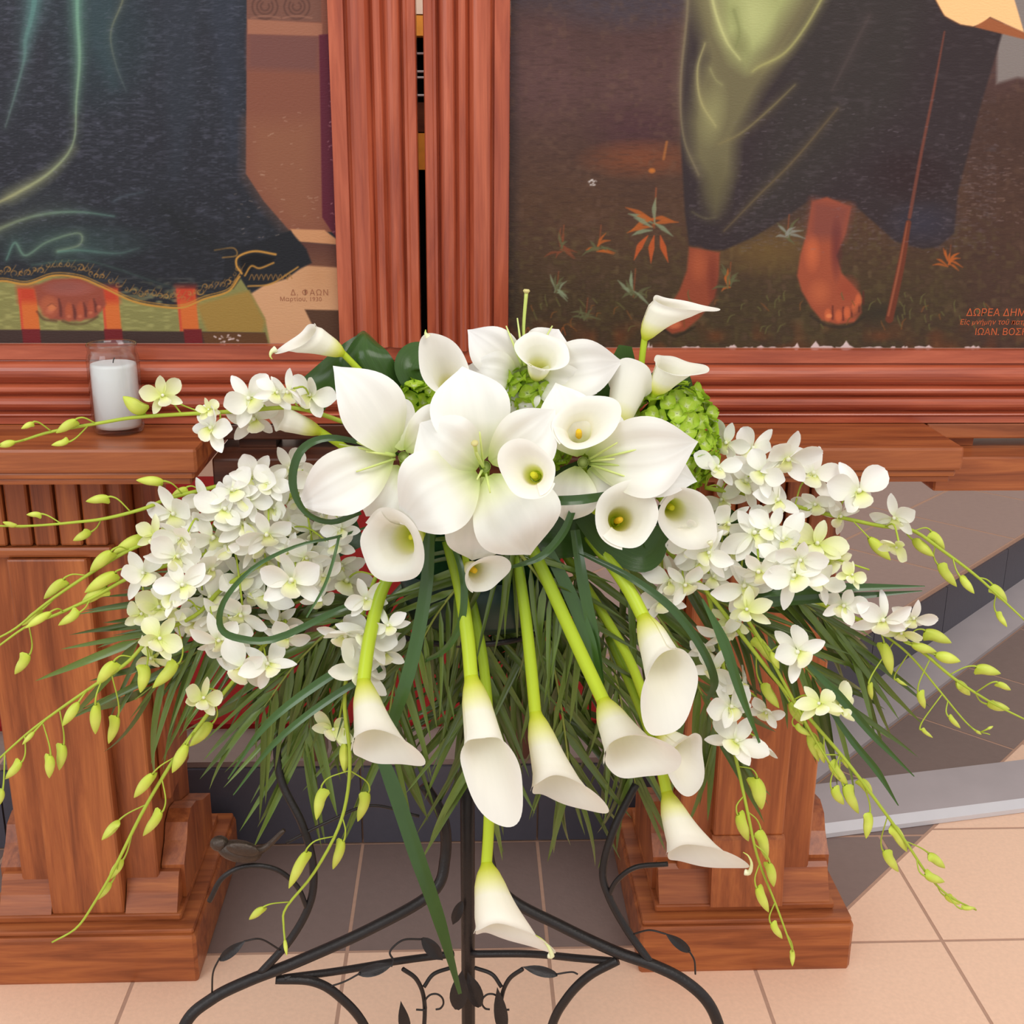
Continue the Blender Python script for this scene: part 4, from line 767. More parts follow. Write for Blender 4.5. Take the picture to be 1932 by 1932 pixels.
spray('orchid spray with pale buds sweeping down left, lowest of three', [(-20, 1448), (50, 1385), (110, 1340), (175, 1295), (240, 1250), (290, 1200), (370, 1160), (420, 1110), (500, 1060)], (1.34, 1.37, 1.42),
  [(300, 1205, 88, 1), (410, 1205, 92), (290, 1238, 82, 1), (360, 1170, 96), (440, 1190, 84), (410, 1160, 90), (330, 1130, 90)],
  [(215, 1248, 183, 1292, 1.2), (277, 1255, 265, 1307, 1.2), (335, 1252, 288, 1298, 1.2), (180, 1330, 180, 1385, 1.1), (222, 1352, 205, 1403), (148, 1325, 118, 1370), (120, 1405, 112, 1453), (95, 1425, 93, 1468), (65, 1380, 42, 1405, .8), (40, 1438, 10, 1470, .9), (5, 1490, -2, 1520)])
spray('orchid spray trailing down before the left wooden post', [(98, 1778), (145, 1750), (180, 1700), (215, 1640), (270, 1530), (330, 1430), (375, 1370), (420, 1310), (470, 1250), (540, 1170)], (1.31, 1.33, 1.38, 1.42),
  [(462, 1258, 122, 0, -.04), (505, 1255, 96), (380, 1318, 82, 1), (540, 1200, 84), (430, 1225, 80)],
  [(400, 1365, 358, 1408, 1.2), (352, 1405, 325, 1458, 1.2), (288, 1460, 253, 1505, 1.1), (305, 1532, 270, 1577), (225, 1548, 192, 1585), (232, 1622, 205, 1660), (210, 1665, 183, 1698, .9)])
spray('orchid spray trailing down left of the middle callas', [(541, 1800), (535, 1745), (540, 1712), (590, 1650), (635, 1570), (655, 1500), (660, 1420), (650, 1330), (660, 1240), (690, 1140), (720, 1060)], (1.32, 1.34, 1.38, 1.42),
  [(650, 1100, 112), (690, 1130, 80), (650, 1195, 104), (692, 1200, 112), (682, 1268, 124), (724, 1232, 84), (632, 1375, 84, 1), (735, 1180, 70)],
  [(607, 1487, 597, 1547, 1.1), (695, 1495, 675, 1550, 1.1), (648, 1587, 628, 1640), (577, 1607, 545, 1676, 1.1), (497, 1712, 470, 1735, .9), (537, 1772, 541, 1803, .7), (650, 1400, 650, 1458, 1.1)])
spray('orchid spray sweeping right over the end of the right tabletop', [(1935, 1172), (1890, 1130), (1840, 1085), (1780, 1040), (1720, 1000), (1660, 992), (1560, 970), (1440, 940), (1330, 920)], (1.40, 1.43, 1.46),
  [(1372, 835, 80), (1422, 850, 92), (1482, 862, 110), (1530, 898, 108), (1617, 930, 118), (1580, 972, 84), (1690, 975, 88), (1402, 912, 104), (1462, 945, 92), (1352, 885, 84), (1440, 892, 90), (1540, 950, 80), (1365, 942, 80), (1693, 1030, 66, 1)],
  [(1640, 1015, 1680, 1057, 1.2), (1722, 1018, 1762, 1050, 1.1), (1757, 1003, 1782, 1036), (1770, 1065, 1805, 1107), (1812, 1088, 1838, 1120), (1872, 1103, 1900, 1137), (1880, 1155, 1900, 1183, .9)])
spray('short orchid spray packed with blooms under the right tabletop', [(1640, 1075), (1560, 1050), (1480, 1030), (1400, 1010), (1340, 995), (1270, 985)], (1.38, 1.42),
  [(1420, 1008, 110), (1482, 1020, 104), (1370, 985, 92), (1540, 1030, 96, 1), (1432, 1075, 100), (1500, 1090, 118), (1562, 1065, 92, 1), (1604, 1085, 60, 1), (1402, 1105, 112), (1470, 1062, 90), (1330, 1000, 80), (1340, 1045, 92), (1545, 1100, 80), (1380, 1040, 84), (1300, 1030, 84), (1350, 1090, 84), (1455, 1000, 84), (1510, 1055, 90), (1310, 1000, 70)], ())
spray('orchid spray with yellow-green buds pointing right over the grey riser', [(1935, 1358), (1870, 1325), (1800, 1280), (1740, 1230), (1690, 1200), (1600, 1160), (1500, 1120), (1400, 1080)], (1.37, 1.40, 1.43),
  [(1592, 1142, 88), (1662, 1168, 104), (1702, 1192, 72, 1), (1722, 1165, 76)],
  [(1745, 1190, 1795, 1213, 1.2), (1720, 1217, 1767, 1230), (1765, 1235, 1812, 1248, 1.2), (1842, 1258, 1888, 1271, 1.1), (1862, 1328, 1905, 1338), (1805, 1285, 1830, 1312), (1882, 1288, 1907, 1302, .9), (1668, 1213, 1682, 1273, 1.2), (1733, 1305, 1745, 1337, .9)])
spray('thinnest orchid spray with tiny buds over the slate border', [(1868, 1386), (1830, 1370), (1770, 1300), (1720, 1240), (1670, 1200), (1580, 1150)], (1.38, 1.42), (),
  [(1790, 1352, 1812, 1374, .7), (1840, 1378, 1852, 1386, .6), (1862, 1376, 1874, 1370, .6), (1690, 1282, 1712, 1294, .7), (1640, 1290, 1645, 1320, .7), (1738, 1376, 1760, 1392, .6)], .0016)
spray('long orchid spray trailing right past the right wooden post', [(1842, 1717), (1790, 1690), (1750, 1650), (1710, 1590), (1660, 1520), (1600, 1440), (1540, 1370), (1470, 1290), (1400, 1200), (1320, 1100), (1255, 1035)], (1.32, 1.34, 1.38, 1.42),
  [(1260, 1095, 100), (1318, 1062, 92), (1250, 1135, 84), (1292, 1100, 90), (1240, 1060, 76)],
  [(1425, 1200, 1460, 1253, 1.1), (1437, 1290, 1470, 1336, 1.1), (1490, 1325, 1515, 1367, 1.1), (1525, 1385, 1545, 1437), (1565, 1440, 1600, 1482), (1570, 1488, 1592, 1518), (1592, 1483, 1620, 1535, 1.1), (1641, 1533, 1634, 1582), (1683, 1555, 1711, 1607, 1.1), (1667, 1605, 1695, 1645), (1752, 1610, 1783, 1638), (1745, 1652, 1782, 1664), (1783, 1690, 1811, 1706, .8), (1815, 1714, 1841, 1713, .7), (1625, 1470, 1645, 1500)])
spray('orchid spray with one side-on white bloom before the right post', [(1585, 1470), (1535, 1390), (1480, 1290), (1430, 1200), (1370, 1115), (1310, 1050)], (1.35, 1.39, 1.42),
  [(1412, 1152, 84, 1), (1502, 1232, 112), (1582, 1335, 96, 1), (1545, 1330, 84, 1), (1380, 1170, 70, 1)],
  [(1545, 1400, 1555, 1440, .9), (1500, 1370, 1530, 1388), (1590, 1430, 1600, 1450, .8), (1455, 1230, 1470, 1262)])
spray('orchid spray hanging straight down beside the lowest right calla', [(1496, 1795), (1465, 1710), (1430, 1620), (1410, 1530), (1395, 1460), (1380, 1390), (1370, 1300), (1355, 1200), (1330, 1100)], (1.33, 1.35, 1.40, 1.42),
  [(1375, 1335, 104), (1386, 1402, 112), (1432, 1405, 80), (1350, 1262, 92), (1362, 1192, 84), (1445, 1342, 72), (1340, 1225, 80), (1395, 1290, 80)],
  [(1428, 1468, 1437, 1527, 1.5), (1392, 1537, 1412, 1587, 1.2), (1435, 1565, 1447, 1623, 1.1), (1452, 1628, 1460, 1673), (1428, 1675, 1450, 1721), (1455, 1742, 1476, 1771, .8), (1495, 1790, 1495, 1823, .8)])
# ---------------- green hydrangeas
def floret_mesh():
    parts = []
    for k in range(4):
        q = math.pi/2*k
        def fn(u, v, q=q):
            s = u*2-1; w = .40*math.sin(math.pi*(v*.92+.05)**.75)**.7*s; r = .02+.52*v; z = .34*v-.30*v*v+.16*s*s*v
            return (r*math.cos(q)-w*math.sin(q), r*math.sin(q)+w*math.cos(q), z+.02*(k % 2))
        parts.append(grid(5, 5, fn))
    V, F, U = join(*parts); return meshdata('floret', V, F, M['hyd'], U)
FLO = floret_mesh()
def hydrangea(label, cx, cy, Y, rx, ry, n, size=38):
    c = at(cx, cy, Y); t = empty('green_hydrangea', c, label, 'hydrangea', 'lime green hydrangea heads')
    Rx, Rz = rx*PX(Y), ry*PX(Y); g = math.pi*(3-math.sqrt(5)); tc_ = tocam(c); ax = tc_.cross(Vector((0, 0, 1))).normalized(); az = ax.cross(tc_)
    for k in range(n):
        h = 1-1.45*(k+.5)/n; r = math.sqrt(max(0, 1-h*h)); q = g*k; nn = (tc_*h-ax*(r*math.cos(q))+az*(r*math.sin(q)))
        p = c+tc_*(h*min(Rx, Rz)*.8)-ax*(r*math.cos(q)*Rx)+az*(r*math.sin(q)*Rz); nn = (nn+Vector([random.uniform(-.6, .6) for _ in range(3)])).normalized()
        p += nn*random.uniform(-.005, .007); xx = nn.orthogonal().normalized(); xx = Matrix.Rotation(random.uniform(0, 6), 3, nn) @ xx
        inst('floret', FLO, Matrix.Translation(p) @ Matrix((xx, nn.cross(xx), nn)).transposed().to_4x4() @ Matrix.Scale(size*PX(Y)*random.uniform(.75, 1.0), 4), t)
    n_ = 12; cv = []
    for j in range(9):
        q = math.pi*j/8
        for k in range(n_):
            a = 2*math.pi*k/n_; cv.append(c+tc_*(.62*min(Rx, Rz)*math.cos(q))+ax*(.86*Rx*math.sin(q)*math.cos(a))+az*(.86*Rz*math.sin(q)*math.sin(a)))
    mk('flower_core', cv, [(j*n_+k, j*n_+(k+1) % n_, (j+1)*n_+(k+1) % n_, (j+1)*n_+k) for j in range(8) for k in range(n_)], M['hyd_core'], t)
    V, F, U = tube([c+Vector((0, .05, -.09)), c+Vector((0, .02, -.03)), c], [.004, .004, .004], 7, 8); mk('stem', V, F, M['spray_stem'], t, U)
    return t
hydrangea('small green hydrangea head beside the left folded leaf', 785, 775, 1.475, 62, 46, 56)
hydrangea('green hydrangea head below the topmost calla', 985, 742, 1.445, 50, 42, 46)
hydrangea('green hydrangea head glimpsed between the central petals', 1030, 830, 1.43, 44, 54, 46)
hydrangea('largest green hydrangea head at the right of the lilies', 1262, 828, 1.47, 82, 98, 130, 36)
# ============================================================ foliage
def leaflet_mesh(b):
    def fn(u, v):
        s = u*2-1; pr = max(min(1, v*9)*(1-v**2.2)**.85, .0); pr = max(pr, .12*(1-v))
        return (.5*s*pr, v-.12*b*v*v, .22*abs(s)*pr*.06-b*v*v)
    V, F, U = grid(3, 9, fn); return meshdata('leaflet', V, F, M['palm'], U)
LEAF = [leaflet_mesh(b) for b in (.04, .12, .22, .34)]
def frond(label, pts, n, l0, l1, ang, grav=.5, w=15, rs=.003, spread=.22, sides=(1, -1), tipl=None):
    S = [at(*p) for p in pts]; t = empty('palm_frond', S[0], label, 'palm frond', 'areca palm fronds')
    V, F, U = tube(S, [rs, rs*.7, rs*.35], 6, 24); mk('rachis', V, F, M['palm_stem'], t, U)
    C_ = cr(S, 40)
    for k in range(n):
        f = (k+.5)/n; i = int(f*38); p = C_[i]; T = (C_[i+1]-C_[max(i-1, 0)]).normalized(); tcn = tocam(p); sd = T.cross(tcn).normalized()
        for s in sides:
            a = math.radians(ang*(1-.35*f)+random.uniform(-10, 10)); d = T*math.cos(a)+sd*(s*math.sin(a))+Vector((0, 0, -grav*random.uniform(.5, 1)))+tcn*random.uniform(-spread, spread)
            d.normalize(); nn = tcn+Vector((random.uniform(-.6, .6), 0, random.uniform(-.2, .7))); nn = (nn-d*nn.dot(d)).normalized()
            L = (l0+(l1-l0)*f)*PX(p.y)*random.uniform(.82, 1.12); W = w*PX(p.y)*random.uniform(.75, 1.2)
            inst('leaflet', LEAF[random.randrange(4)], Matrix.Translation(p) @ Matrix((d.cross(nn), d, nn)).transposed().to_4x4() @ Matrix.Diagonal((W, L, L, 1)), t)
    return t
frond('palm frond fanning left above the carved post', [(600, 1085, 1.47), (480, 1110, 1.46), (380, 1150, 1.44), (225, 1225, 1.43)], 15, 302, 246, 38, .25)
frond('palm frond fanning down left over the wooden post', [(620, 1120, 1.46), (520, 1150, 1.45), (400, 1210, 1.43), (255, 1320, 1.42)], 15, 313, 235, 36, .4)
frond('palm frond sweeping down left beside the hanging orchids', [(760, 1120, 1.44), (650, 1170, 1.43), (560, 1250, 1.42), (480, 1360, 1.41)], 16, 324, 268, 34, .35)
frond('palm frond hanging down behind the left calla', [(680, 1120, 1.47), (630, 1220, 1.455), (590, 1330, 1.44), (570, 1430, 1.43)], 15, 313, 246, 32, .4)
frond('palm frond hanging down left of the iron post', [(800, 1060, 1.48), (770, 1180, 1.46), (740, 1310, 1.445), (730, 1420, 1.44)], 15, 302, 257, 38, .35)
frond('palm frond hanging before the iron post', [(860, 1060, 1.47), (900, 1180, 1.455), (910, 1330, 1.44), (890, 1490, 1.43)], 16, 291, 268, 42, .3)
frond('palm frond crossing rightward behind the middle stems', [(820, 1080, 1.50), (900, 1160, 1.485), (1000, 1260, 1.47), (1080, 1380, 1.46)], 16, 302, 257, 40, .3)
frond('palm frond crossing leftward behind the middle stems', [(1090, 1080, 1.50), (1020, 1170, 1.485), (930, 1270, 1.47), (860, 1370, 1.46)], 16, 302, 257, 40, .3)
frond('palm frond hanging down behind the middle callas', [(1010, 1060, 1.48), (1030, 1180, 1.46), (1060, 1340, 1.445), (1080, 1500, 1.43)], 16, 291, 268, 36, .35)
frond('palm frond hanging down behind the cupped calla', [(1090, 1060, 1.48), (1140, 1190, 1.455), (1175, 1340, 1.44), (1200, 1490, 1.43)], 16, 291, 268, 36, .35)
frond('palm frond sweeping down before the right wooden post', [(1170, 1060, 1.47), (1260, 1190, 1.45), (1320, 1300, 1.44), (1360, 1410, 1.43)], 15, 291, 257, 34, .35)
frond('palm frond sweeping right before the right wooden post', [(1280, 1090, 1.47), (1400, 1160, 1.45), (1500, 1240, 1.44), (1580, 1330, 1.43)], 15, 268, 224, 30, .25)
frond('dark palm frond drooping right over the slate riser', [(1400, 1090, 1.46), (1500, 1130, 1.455), (1580, 1190, 1.45), (1640, 1260, 1.44)], 13, 257, 224, 17, .25)
def blade(label, pts, width, nm='strap_leaf', mat='blade', cat='leaf', fold=.12, tw=None, nv=36, nhint=None, group='strap leaves looped among the flowers', part=False):
    S = cr([at(*p) for p in pts], nv); ws = interp(width, nv); Y0_ = pts[0][2]; tws = interp(tw or [0, 0], nv); nus = 7
    V, F, U = [], [], []
    for i, p in enumerate(S):
        T = (S[min(i+1, nv-1)]-S[max(i-1, 0)]).normalized(); nn = nhint(p, i/(nv-1)) if nhint else tocam(p); nn = nn-T*nn.dot(T)
        nn = nn.normalized() if nn.length > 1e-4 else T.orthogonal().normalized()
        nn = Matrix.Rotation(math.radians(tws[i]), 3, T) @ nn; sd = T.cross(nn); w = ws[i]*PX(Y0_)
        for k in range(nus):
            s = k/(nus-1)*2-1; V.append(p+sd*(w*.5*s)+nn*(fold*w*abs(s))); U.append((k/(nus-1), i/(nv-1)))
    for i in range(nv-1):
        for k in range(nus-1): F.append((i*nus+k, i*nus+k+1, (i+1)*nus+k+1, (i+1)*nus+k))
    return tag(mk(nm, V, F, M[mat], None, U, loc=S[0]), label, cat, group)
B = 1.40
blade('narrow leaf looped in a hoop left of the left lily', [(760, 860, 1.40), (700, 840, 1.37), (620, 826, 1.35), (568, 850, 1.34), (552, 910, 1.34), (575, 965, 1.345), (625, 985, 1.36), (680, 965, 1.38)], [5, 8, 12, 15, 15, 10, 10, 12])
blade('thin leaf curling over the white orchids at left', [(720, 985, 1.40), (640, 1012, 1.38), (560, 1030, 1.36), (480, 1070, 1.345), (425, 1130, 1.34), (415, 1180, 1.34), (445, 1203, 1.345), (520, 1205, 1.36), (640, 1150, 1.38), (720, 1120, 1.41)], [4, 5, 6, 8, 10, 12, 14, 14, 12, 8])
blade('thin leaf drooping straight across the left orchids', [(640, 1010, 1.38), (628, 1060, 1.36), (610, 1110, 1.35), (578, 1165, 1.34)], [5, 6, 6, 3])
blade('broad shiny leaf hanging left of the middle calla stems', [(810, 1000, 1.40), (806, 1090, 1.38), (790, 1190, 1.36), (768, 1280, 1.345), (738, 1370, 1.335)], [20, 24, 26, 26, 22], fold=.1)
blade('longest broad leaf slanting down to the iron post', [(700, 1380, 1.36), (740, 1480, 1.34), (785, 1610, 1.325), (830, 1740, 1.315), (868, 1875, 1.31)], [16, 30, 32, 26, 8], fold=.08)
blade('leaf looped around the middle calla stem', [(850, 1020, 1.39), (868, 1065, 1.37), (876, 1120, 1.36), (868, 1180, 1.36), (840, 1225, 1.37), (800, 1248, 1.39)], [8, 12, 14, 14, 12, 6])
blade('horizontal green leaf below the lime-centred calla', [(985, 946, 1.36), (1040, 945, 1.335), (1100, 942, 1.335), (1160, 932, 1.37)], [12, 18, 18, 14])
blade('leaf curving down left from the small white tip', [(1085, 950, 1.37), (1062, 1005, 1.36), (1020, 1050, 1.35), (960, 1072, 1.36)], [12, 16, 14, 5])
blade('leaf band running down right of the middle stems', [(1030, 1030, 1.41), (1075, 1120, 1.39), (1110, 1210, 1.37), (1135, 1320, 1.36)], [20, 26, 28, 16])
blade('glossy leaf band beside the cupped calla', [(1085, 1000, 1.41), (1100, 1100, 1.385), (1120, 1200, 1.375), (1135, 1290, 1.37)], [18, 22, 22, 10])
blade('leaf arching around the wide cupped calla', [(1090, 1040, 1.40), (1190, 1090, 1.365), (1270, 1150, 1.345), (1325, 1225, 1.335), (1348, 1285, 1.335), (1335, 1320, 1.345)], [8, 14, 16, 16, 16, 6])
blade('two-ribbed leaf pointing right across the post', [(1400, 1118, 1.41), (1500, 1112, 1.39), (1620, 1108, 1.38), (1745, 1106, 1.375)], [24, 24, 16, 2])
blade('lower leaf pointing right across the post', [(1400, 1140, 1.41), (1500, 1132, 1.395), (1620, 1124, 1.385), (1740, 1115, 1.38)], [20, 20, 14, 2])
blade('leaf hanging down beside the right orchid stem', [(1325, 1130, 1.38), (1365, 1210, 1.365), (1395, 1300, 1.355), (1440, 1420, 1.35)], [4, 22, 18, 2])
blade('leaf slanting right over the yellowish blooms', [(1500, 1230, 1.38), (1580, 1310, 1.36), (1650, 1390, 1.355), (1725, 1465, 1.35)], [4, 18, 14, 2])
blade('dark leaf slanting down to the grey ramp', [(1560, 1330, 1.39), (1610, 1400, 1.375), (1655, 1455, 1.37), (1695, 1520, 1.365)], [8, 14, 14, 2])
blade('thin arched leaf crossing the left palm', [(700, 1230, 1.39), (600, 1290, 1.37), (500, 1370, 1.36), (430, 1470, 1.355)], [14, 18, 14, 2])
blade('second thin leaf crossing the left palm', [(720, 1260, 1.39), (620, 1320, 1.375), (520, 1400, 1.365), (440, 1500, 1.36)], [12, 15, 12, 2])
LG = 'folded aspidistra leaves behind the flowers'
def nrm(v): return lambda p, f: Vector(v)
def patch(label, rows, nm='aspidistra_leaf', mat='aspid', sub=6):
    """leaf surface through rows of pixel points, smoothed along each row and between rows"""
    R_ = [cr([at(*p) for p in r], 9) for r in rows]; colsv = [cr([r[k] for r in R_], sub*(len(rows)-1)+1) if len(rows) > 2 else cr([r[k] for r in R_], sub) for k in range(9)]
    n = len(colsv[0]); V = [colsv[k][j] for j in range(n) for k in range(9)]; U = [(k/8, j/(n-1)) for j in range(n) for k in range(9)]
    F = [(j*9+k, j*9+k+1, (j+1)*9+k+1, (j+1)*9+k) for j in range(n-1) for k in range(8)]
    return tag(mk(nm, V, F, M[mat], None, U, loc=V[0]), label, 'leaf', LG)
patch('large folded shiny leaf behind the left lily petal', [[(690, 830, 1.50), (740, 812, 1.49), (790, 800, 1.50)], [(655, 735, 1.505), (712, 722, 1.485), (770, 735, 1.50)], [(640, 690, 1.505), (685, 668, 1.49), (738, 672, 1.50)], [(660, 650, 1.52), (686, 634, 1.51), (712, 646, 1.52)], [(675, 630, 1.535), (686, 624, 1.535), (698, 632, 1.535)]])
patch('folded leaf half sloping left from the tall fold', [[(688, 624, 1.53), (676, 660, 1.52), (665, 700, 1.51)], [(640, 654, 1.515), (634, 690, 1.50), (640, 730, 1.495)], [(568, 716, 1.50), (585, 745, 1.495), (612, 775, 1.495)]])
blade('rolled shiny leaf behind the slit-side calla', [(850, 760, 1.50), (800, 740, 1.495), (768, 700, 1.49), (790, 668, 1.51), (850, 680, 1.54)], [60, 60, 50, 50, 50], 'aspidistra_leaf', 'aspid', group=LG, nhint=lambda p, f: Vector((math.sin(f*3)-.6, -1, .35+f)))
blade('dark leaf standing behind the top right lily petal', [(1150, 760, 1.50), (1172, 700, 1.50), (1180, 652, 1.50)], [70, 60, 24], 'aspidistra_leaf', 'aspid', group=LG)
blade('dark leaf rolled above the large hydrangea', [(1225, 760, 1.50), (1250, 722, 1.49), (1278, 718, 1.49), (1290, 750, 1.50), (1285, 790, 1.52)], [50, 52, 50, 46, 40], 'aspidistra_leaf', 'aspid', group=LG, nhint=lambda p, f: Vector((f*1.4-.2, -1, .9-f)))
blade('dark round leaf under the yellow-throated calla', [(1110, 960, 1.41), (1160, 1010, 1.40), (1215, 1040, 1.395), (1252, 1000, 1.40)], [70, 90, 80, 30], 'aspidistra_leaf', 'aspid', group=LG)
blade('dark leaf behind the lime-centred calla', [(1010, 950, 1.43), (1070, 920, 1.42), (1130, 890, 1.42), (1165, 860, 1.43)], [70, 80, 70, 30], 'aspidistra_leaf', 'aspid', group=LG)
blade('dark leaf behind the left lower calla', [(760, 900, 1.43), (790, 960, 1.42), (800, 1030, 1.41)], [60, 80, 40], 'aspidistra_leaf', 'aspid', group=LG)
blade('dark leaf in the shade under the middle petals', [(860, 990, 1.44), (960, 1000, 1.43), (1060, 1005, 1.43), (1150, 1030, 1.44)], [60, 100, 100, 40], 'aspidistra_leaf', 'aspid', group=LG)
blade('dark leaf hidden among the left orchids', [(680, 1000, 1.47), (560, 1040, 1.47), (440, 1080, 1.46), (360, 1110, 1.46)], [60, 90, 90, 30], 'aspidistra_leaf', 'aspid', group=LG)
blade('dark leaf behind the right orchids', [(1240, 960, 1.47), (1340, 990, 1.47), (1440, 1050, 1.46), (1500, 1110, 1.45)], [60, 90, 80, 30], 'aspidistra_leaf', 'aspid', group=LG)

# ============================================================ iron stand with bowl
SY = 1.49; bx = at(880, 1100, SY).x
st = empty('iron_flower_stand', (bx, SY, 0), 'black wrought iron flower stand with scrolls, leaves and a small bird', 'flower stand')
def rod(pts, r, name, parent=st, n=9):
    V, F, U = tube([at(*p) if len(p) == 3 and p[1] > 3 else p for p in pts], r, n, max(10, 7*len(pts))); return mk(name, V, F, M['iron'], parent, U)
zt = .80
V, F, U = tube([(bx, SY, .02), (bx, SY, zt)], .0105, 12); mk('post', V, F, M['iron'], st, U)
rod([(800, 1480, 1.47), (836, 1545, 1.46), (840, 1620, 1.45), (815, 1685, 1.43), (700, 1752, 1.40), (560, 1815, 1.37), (470, 1850, 1.35), (400, 1885, 1.335), (348, 1935, 1.32), (315, 2050, 1.31)], .0082, 'leg')
rod([(955, 1480, 1.47), (925, 1545, 1.46), (922, 1620, 1.45), (955, 1690, 1.43), (1060, 1748, 1.40), (1160, 1795, 1.37), (1230, 1820, 1.35), (1290, 1850, 1.34), (1338, 1895, 1.33), (1362, 1960, 1.325), (1372, 2060, 1.32)], .0082, 'leg')
lf = at(540, 1848, 1.36)
rod([(855, 1800, 1.48), (760, 1812, 1.45), (640, 1832, 1.40), (535, 1846, 1.365)], .0055, 'stretcher')
rod([(890, 1800, 1.48), (1000, 1800, 1.45), (1090, 1808, 1.40), (1160, 1814, 1.37)], .0055, 'stretcher')
rod([(520, 1848, 1.365), (590, 1852, 1.37), (640, 1880, 1.375), (690, 1940, 1.38), (720, 2050, 1.385)], .0066, 'brace')
rod([(1165, 1812, 1.365), (1110, 1842, 1.37), (1068, 1885, 1.375), (1040, 1940, 1.38), (1020, 2050, 1.385)], .0066, 'brace')
rod([(490, 1838, 1.355), (550, 1770, 1.37), (586, 1700, 1.38), (590, 1630, 1.39), (570, 1555, 1.40), (530, 1470, 1.42), (520, 1380, 1.44)], .0056, 'branch')
rod([(1228, 1818, 1.35), (1180, 1750, 1.37), (1148, 1690, 1.38), (1138, 1640, 1.39), (1160, 1560, 1.40), (1200, 1480, 1.42)], .0056, 'branch')
rod([(580, 1715, 1.378), (560, 1672, 1.375), (520, 1640, 1.37), (465, 1634, 1.365), (420, 1656, 1.36), (395, 1700, 1.36)], .0036, 'perch')
rod([(1148, 1690, 1.38), (1165, 1660, 1.375), (1200, 1636, 1.37), (1260, 1630, 1.37)], .0036, 'perch')
rod([(540, 1590, 1.395), (620, 1550, 1.40), (700, 1520, 1.41), (790, 1540, 1.43)], .0022, 'vine')
rod([(400, 1872, 1.335), (402, 1835, 1.33), (414, 1808, 1.33)], .0013, 'vine'); rod([(460, 1776, 1.335), (492, 1772, 1.345), (528, 1792, 1.36)], .0013, 'vine')
rod([(1312, 1838, 1.335), (1310, 1812, 1.335), (1300, 1794, 1.335)], .0013, 'vine'); rod([(1256, 1762, 1.335), (1225, 1755, 1.345), (1196, 1762, 1.36)], .0013, 'vine')
rod([(620, 1862, 1.372), (650, 1852, 1.375), (680, 1836, 1.38)], .0013, 'vine'); rod([(738, 1824, 1.40), (742, 1812, 1.405), (736, 1795, 1.41), (760, 1774, 1.42), (796, 1772, 1.43)], .0015, 'vine')
rod([(1090, 1838, 1.37), (1078, 1834, 1.375), (1050, 1838, 1.38)], .0013, 'vine')
for sx, x0 in ((1, 0), (-1, 1)):                                     # Y-shaped scroll work beside the post
    X = (lambda x: x) if sx > 0 else (lambda x: 2*870-x+6)
    rod([(X(760), 1828, 1.44), (X(786), 1848, 1.445), (X(800), 1885, 1.45), (X(800), 1940, 1.45), (X(790), 2040, 1.45)], .0033, 'scroll')
    rod([(X(800), 1862, 1.447), (X(818), 1838, 1.455), (X(850), 1826, 1.47)], .0030, 'scroll')
    rod([(X(785), 1905, 1.445)]+[(X(822)+sx*(22-6*k/4)*math.cos(2.6+k*.75), 1893+(22-6*k/4)*math.sin(2.6+k*.75), 1.445) for k in range(8)], .0015, 'spiral')
def iron_leaf(base, tip, w, dn=0.0):
    Bq, Tq = at(*base), at(*tip); o = petal(Bq, Tq, w*PX(base[2]), .003, .0, parent=st, name='iron_leaf', nu=7, nv=10, peak=.45)
    o.data.materials.clear(); o.data.materials.append(M['iron'])
for b_, t_, w in (((414, 1812, 1.33), (464, 1774, 1.335), 22), ((1302, 1796, 1.335), (1254, 1760, 1.335), 22), ((676, 1838, 1.38), (742, 1820, 1.39), 26), ((796, 1770, 1.43), (836, 1812, 1.43), 30), ((768, 1960, 1.44), (756, 1888, 1.44), 26), ((950, 1950, 1.44), (938, 1862, 1.44), 30), ((1052, 1840, 1.38), (985, 1824, 1.385), 22), ((862, 1905, 1.47), (872, 1830, 1.475), 40), ((905, 1900, 1.47), (882, 1834, 1.475), 34), ((872, 1700, 1.478), (854, 1745, 1.478), 22)): iron_leaf(b_, t_, w)
# bird on the left perch
def blob(c, rx, ry, rz, ax, n=14, m_=9):
    V, F, U = [], [], []; X = ax.normalized(); Y_ = Vector((0, 0, 1)).cross(X).normalized(); Z_ = X.cross(Y_)
    for j in range(m_+1):
        q = math.pi*j/m_
        for k in range(n):
            p = 2*math.pi*k/n; V.append(c-X*(rx*math.cos(q))+Y_*(ry*math.sin(q)*math.cos(p))+Z_*(rz*math.sin(q)*math.sin(p))); U.append((k/n, j/m_))
    for j in range(m_):
        for k in range(n): F.append((j*n+k, j*n+(k+1) % n, (j+1)*n+(k+1) % n, (j+1)*n+k))
    return V, F, U
BY = 1.366
bd = blob(at(452, 1606, BY), .030, .0145, .0150, at(492, 1612, BY)-at(415, 1598, BY)); hd = blob(at(414, 1591, BY), .0125, .0105, .0105, RT); bk = tube([at(404, 1592, BY), at(396, 1597, BY)], [.004, .0006], 7)
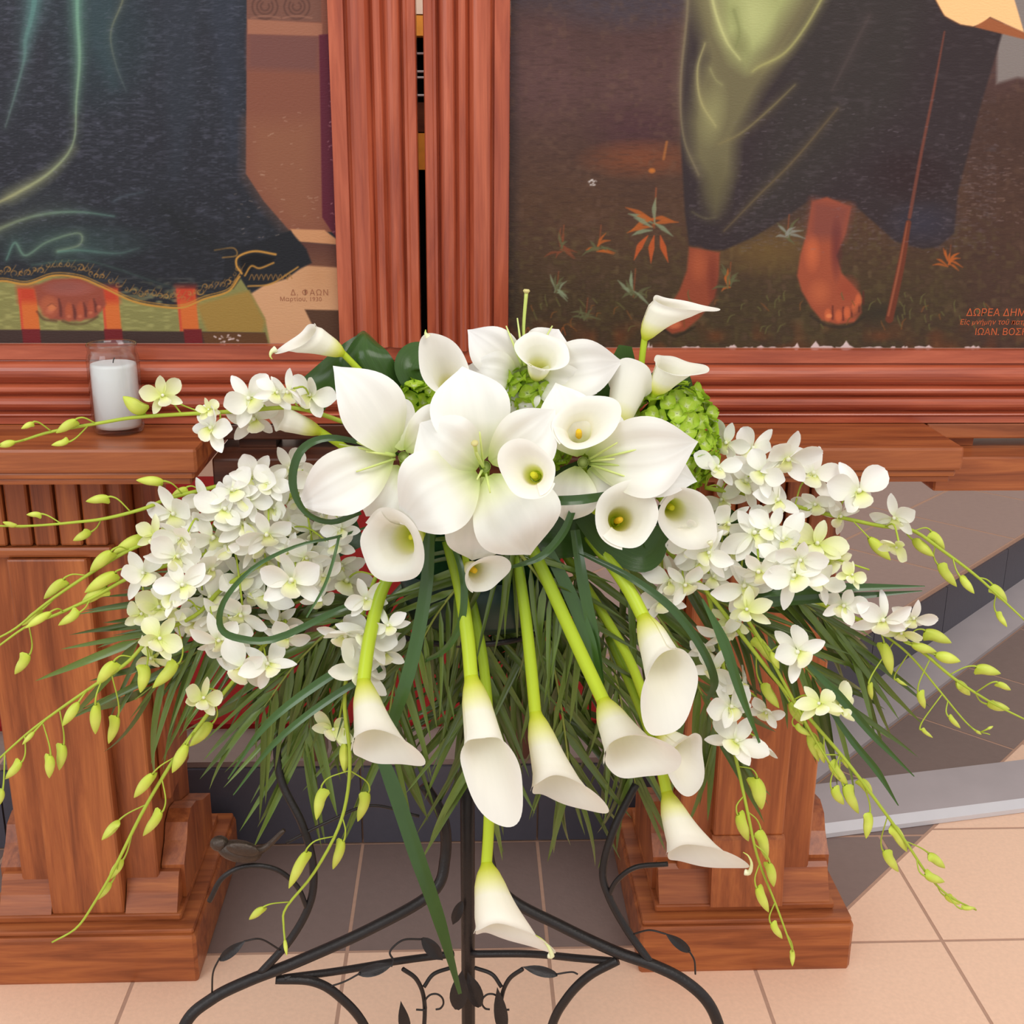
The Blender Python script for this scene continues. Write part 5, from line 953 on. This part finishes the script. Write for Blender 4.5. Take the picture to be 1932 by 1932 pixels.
tl = tube([at(480, 1608, BY), at(505, 1596, BY), at(536, 1566, BY)], [.008, .0045, .003], 8)
V, F, U = join(bd, hd, bk); birdo = mk('bird', V, F, M['bronze'], st, U); birdo['label'] = 'small bronze bird perched on the left curl'
mk('tail', *tl[:2], M['bronze'], birdo, tl[2])
wv = blob(at(458, 1603, BY-.012), .022, .004, .010, at(500, 1612, BY)-at(430, 1600, BY)); mk('wing', *wv[:2], M['bronze'], birdo, wv[2])
# ring that holds the bowl
V, F, U = tube([(bx+.11*math.cos(q), SY+.075*math.sin(q), zt+.02) for q in np.linspace(0, 2*math.pi, 25)], .004, 7, 60); mk('bowl_ring', V, F, M['iron'], st, U)
for q in (0, math.pi/2, math.pi, 3*math.pi/2):
    V, F, U = tube([(bx, SY, zt-.01), (bx+.07*math.cos(q), SY+.05*math.sin(q), zt-.015), (bx+.11*math.cos(q), SY+.075*math.sin(q), zt+.02)], .004, 7, 12); mk('bowl_arm', V, F, M['iron'], st, U)
frond('palm frond spreading across the front of the bowl', [(980, 1010, 1.40), (900, 1070, 1.392), (830, 1150, 1.39), (780, 1240, 1.39)], 12, 240, 200, 40, .2, w=13)
frond('palm frond spreading right across the front of the bowl', [(950, 1010, 1.402), (1010, 1080, 1.396), (1060, 1160, 1.39), (1100, 1250, 1.39)], 12, 240, 200, 40, .2, w=13)
def oval(prof, c, sy, n=40):
    V, F, U = lathe(prof, (0, 0, 0), n); return [(c[0]+x, c[1]+y*sy, c[2]+z) for x, y, z in V], F, U
bw = empty('flower_bowl', (bx+.02, SY-.01, zt+.025), 'dark green bowl holding the arrangement on the iron stand', 'bowl')
V, F, U = oval([(.0005, 0), (.075, 0), (.10, .015), (.108, .05), (.112, .08), (.107, .08), (.10, .05), (.09, .02), (.0005, .008)], (bx+.02, SY-.01, zt+.025), .62); mk('bowl', V, F, M['bowl'], bw, U)
V, F, U = oval([(.0005, .012), (.085, .03), (.105, .065), (.110, .13), (.09, .165), (.0005, .175)], (bx+.02, SY-.01, zt+.025), .58); mk('foam_block', V, F, M['foam'], bw, U)
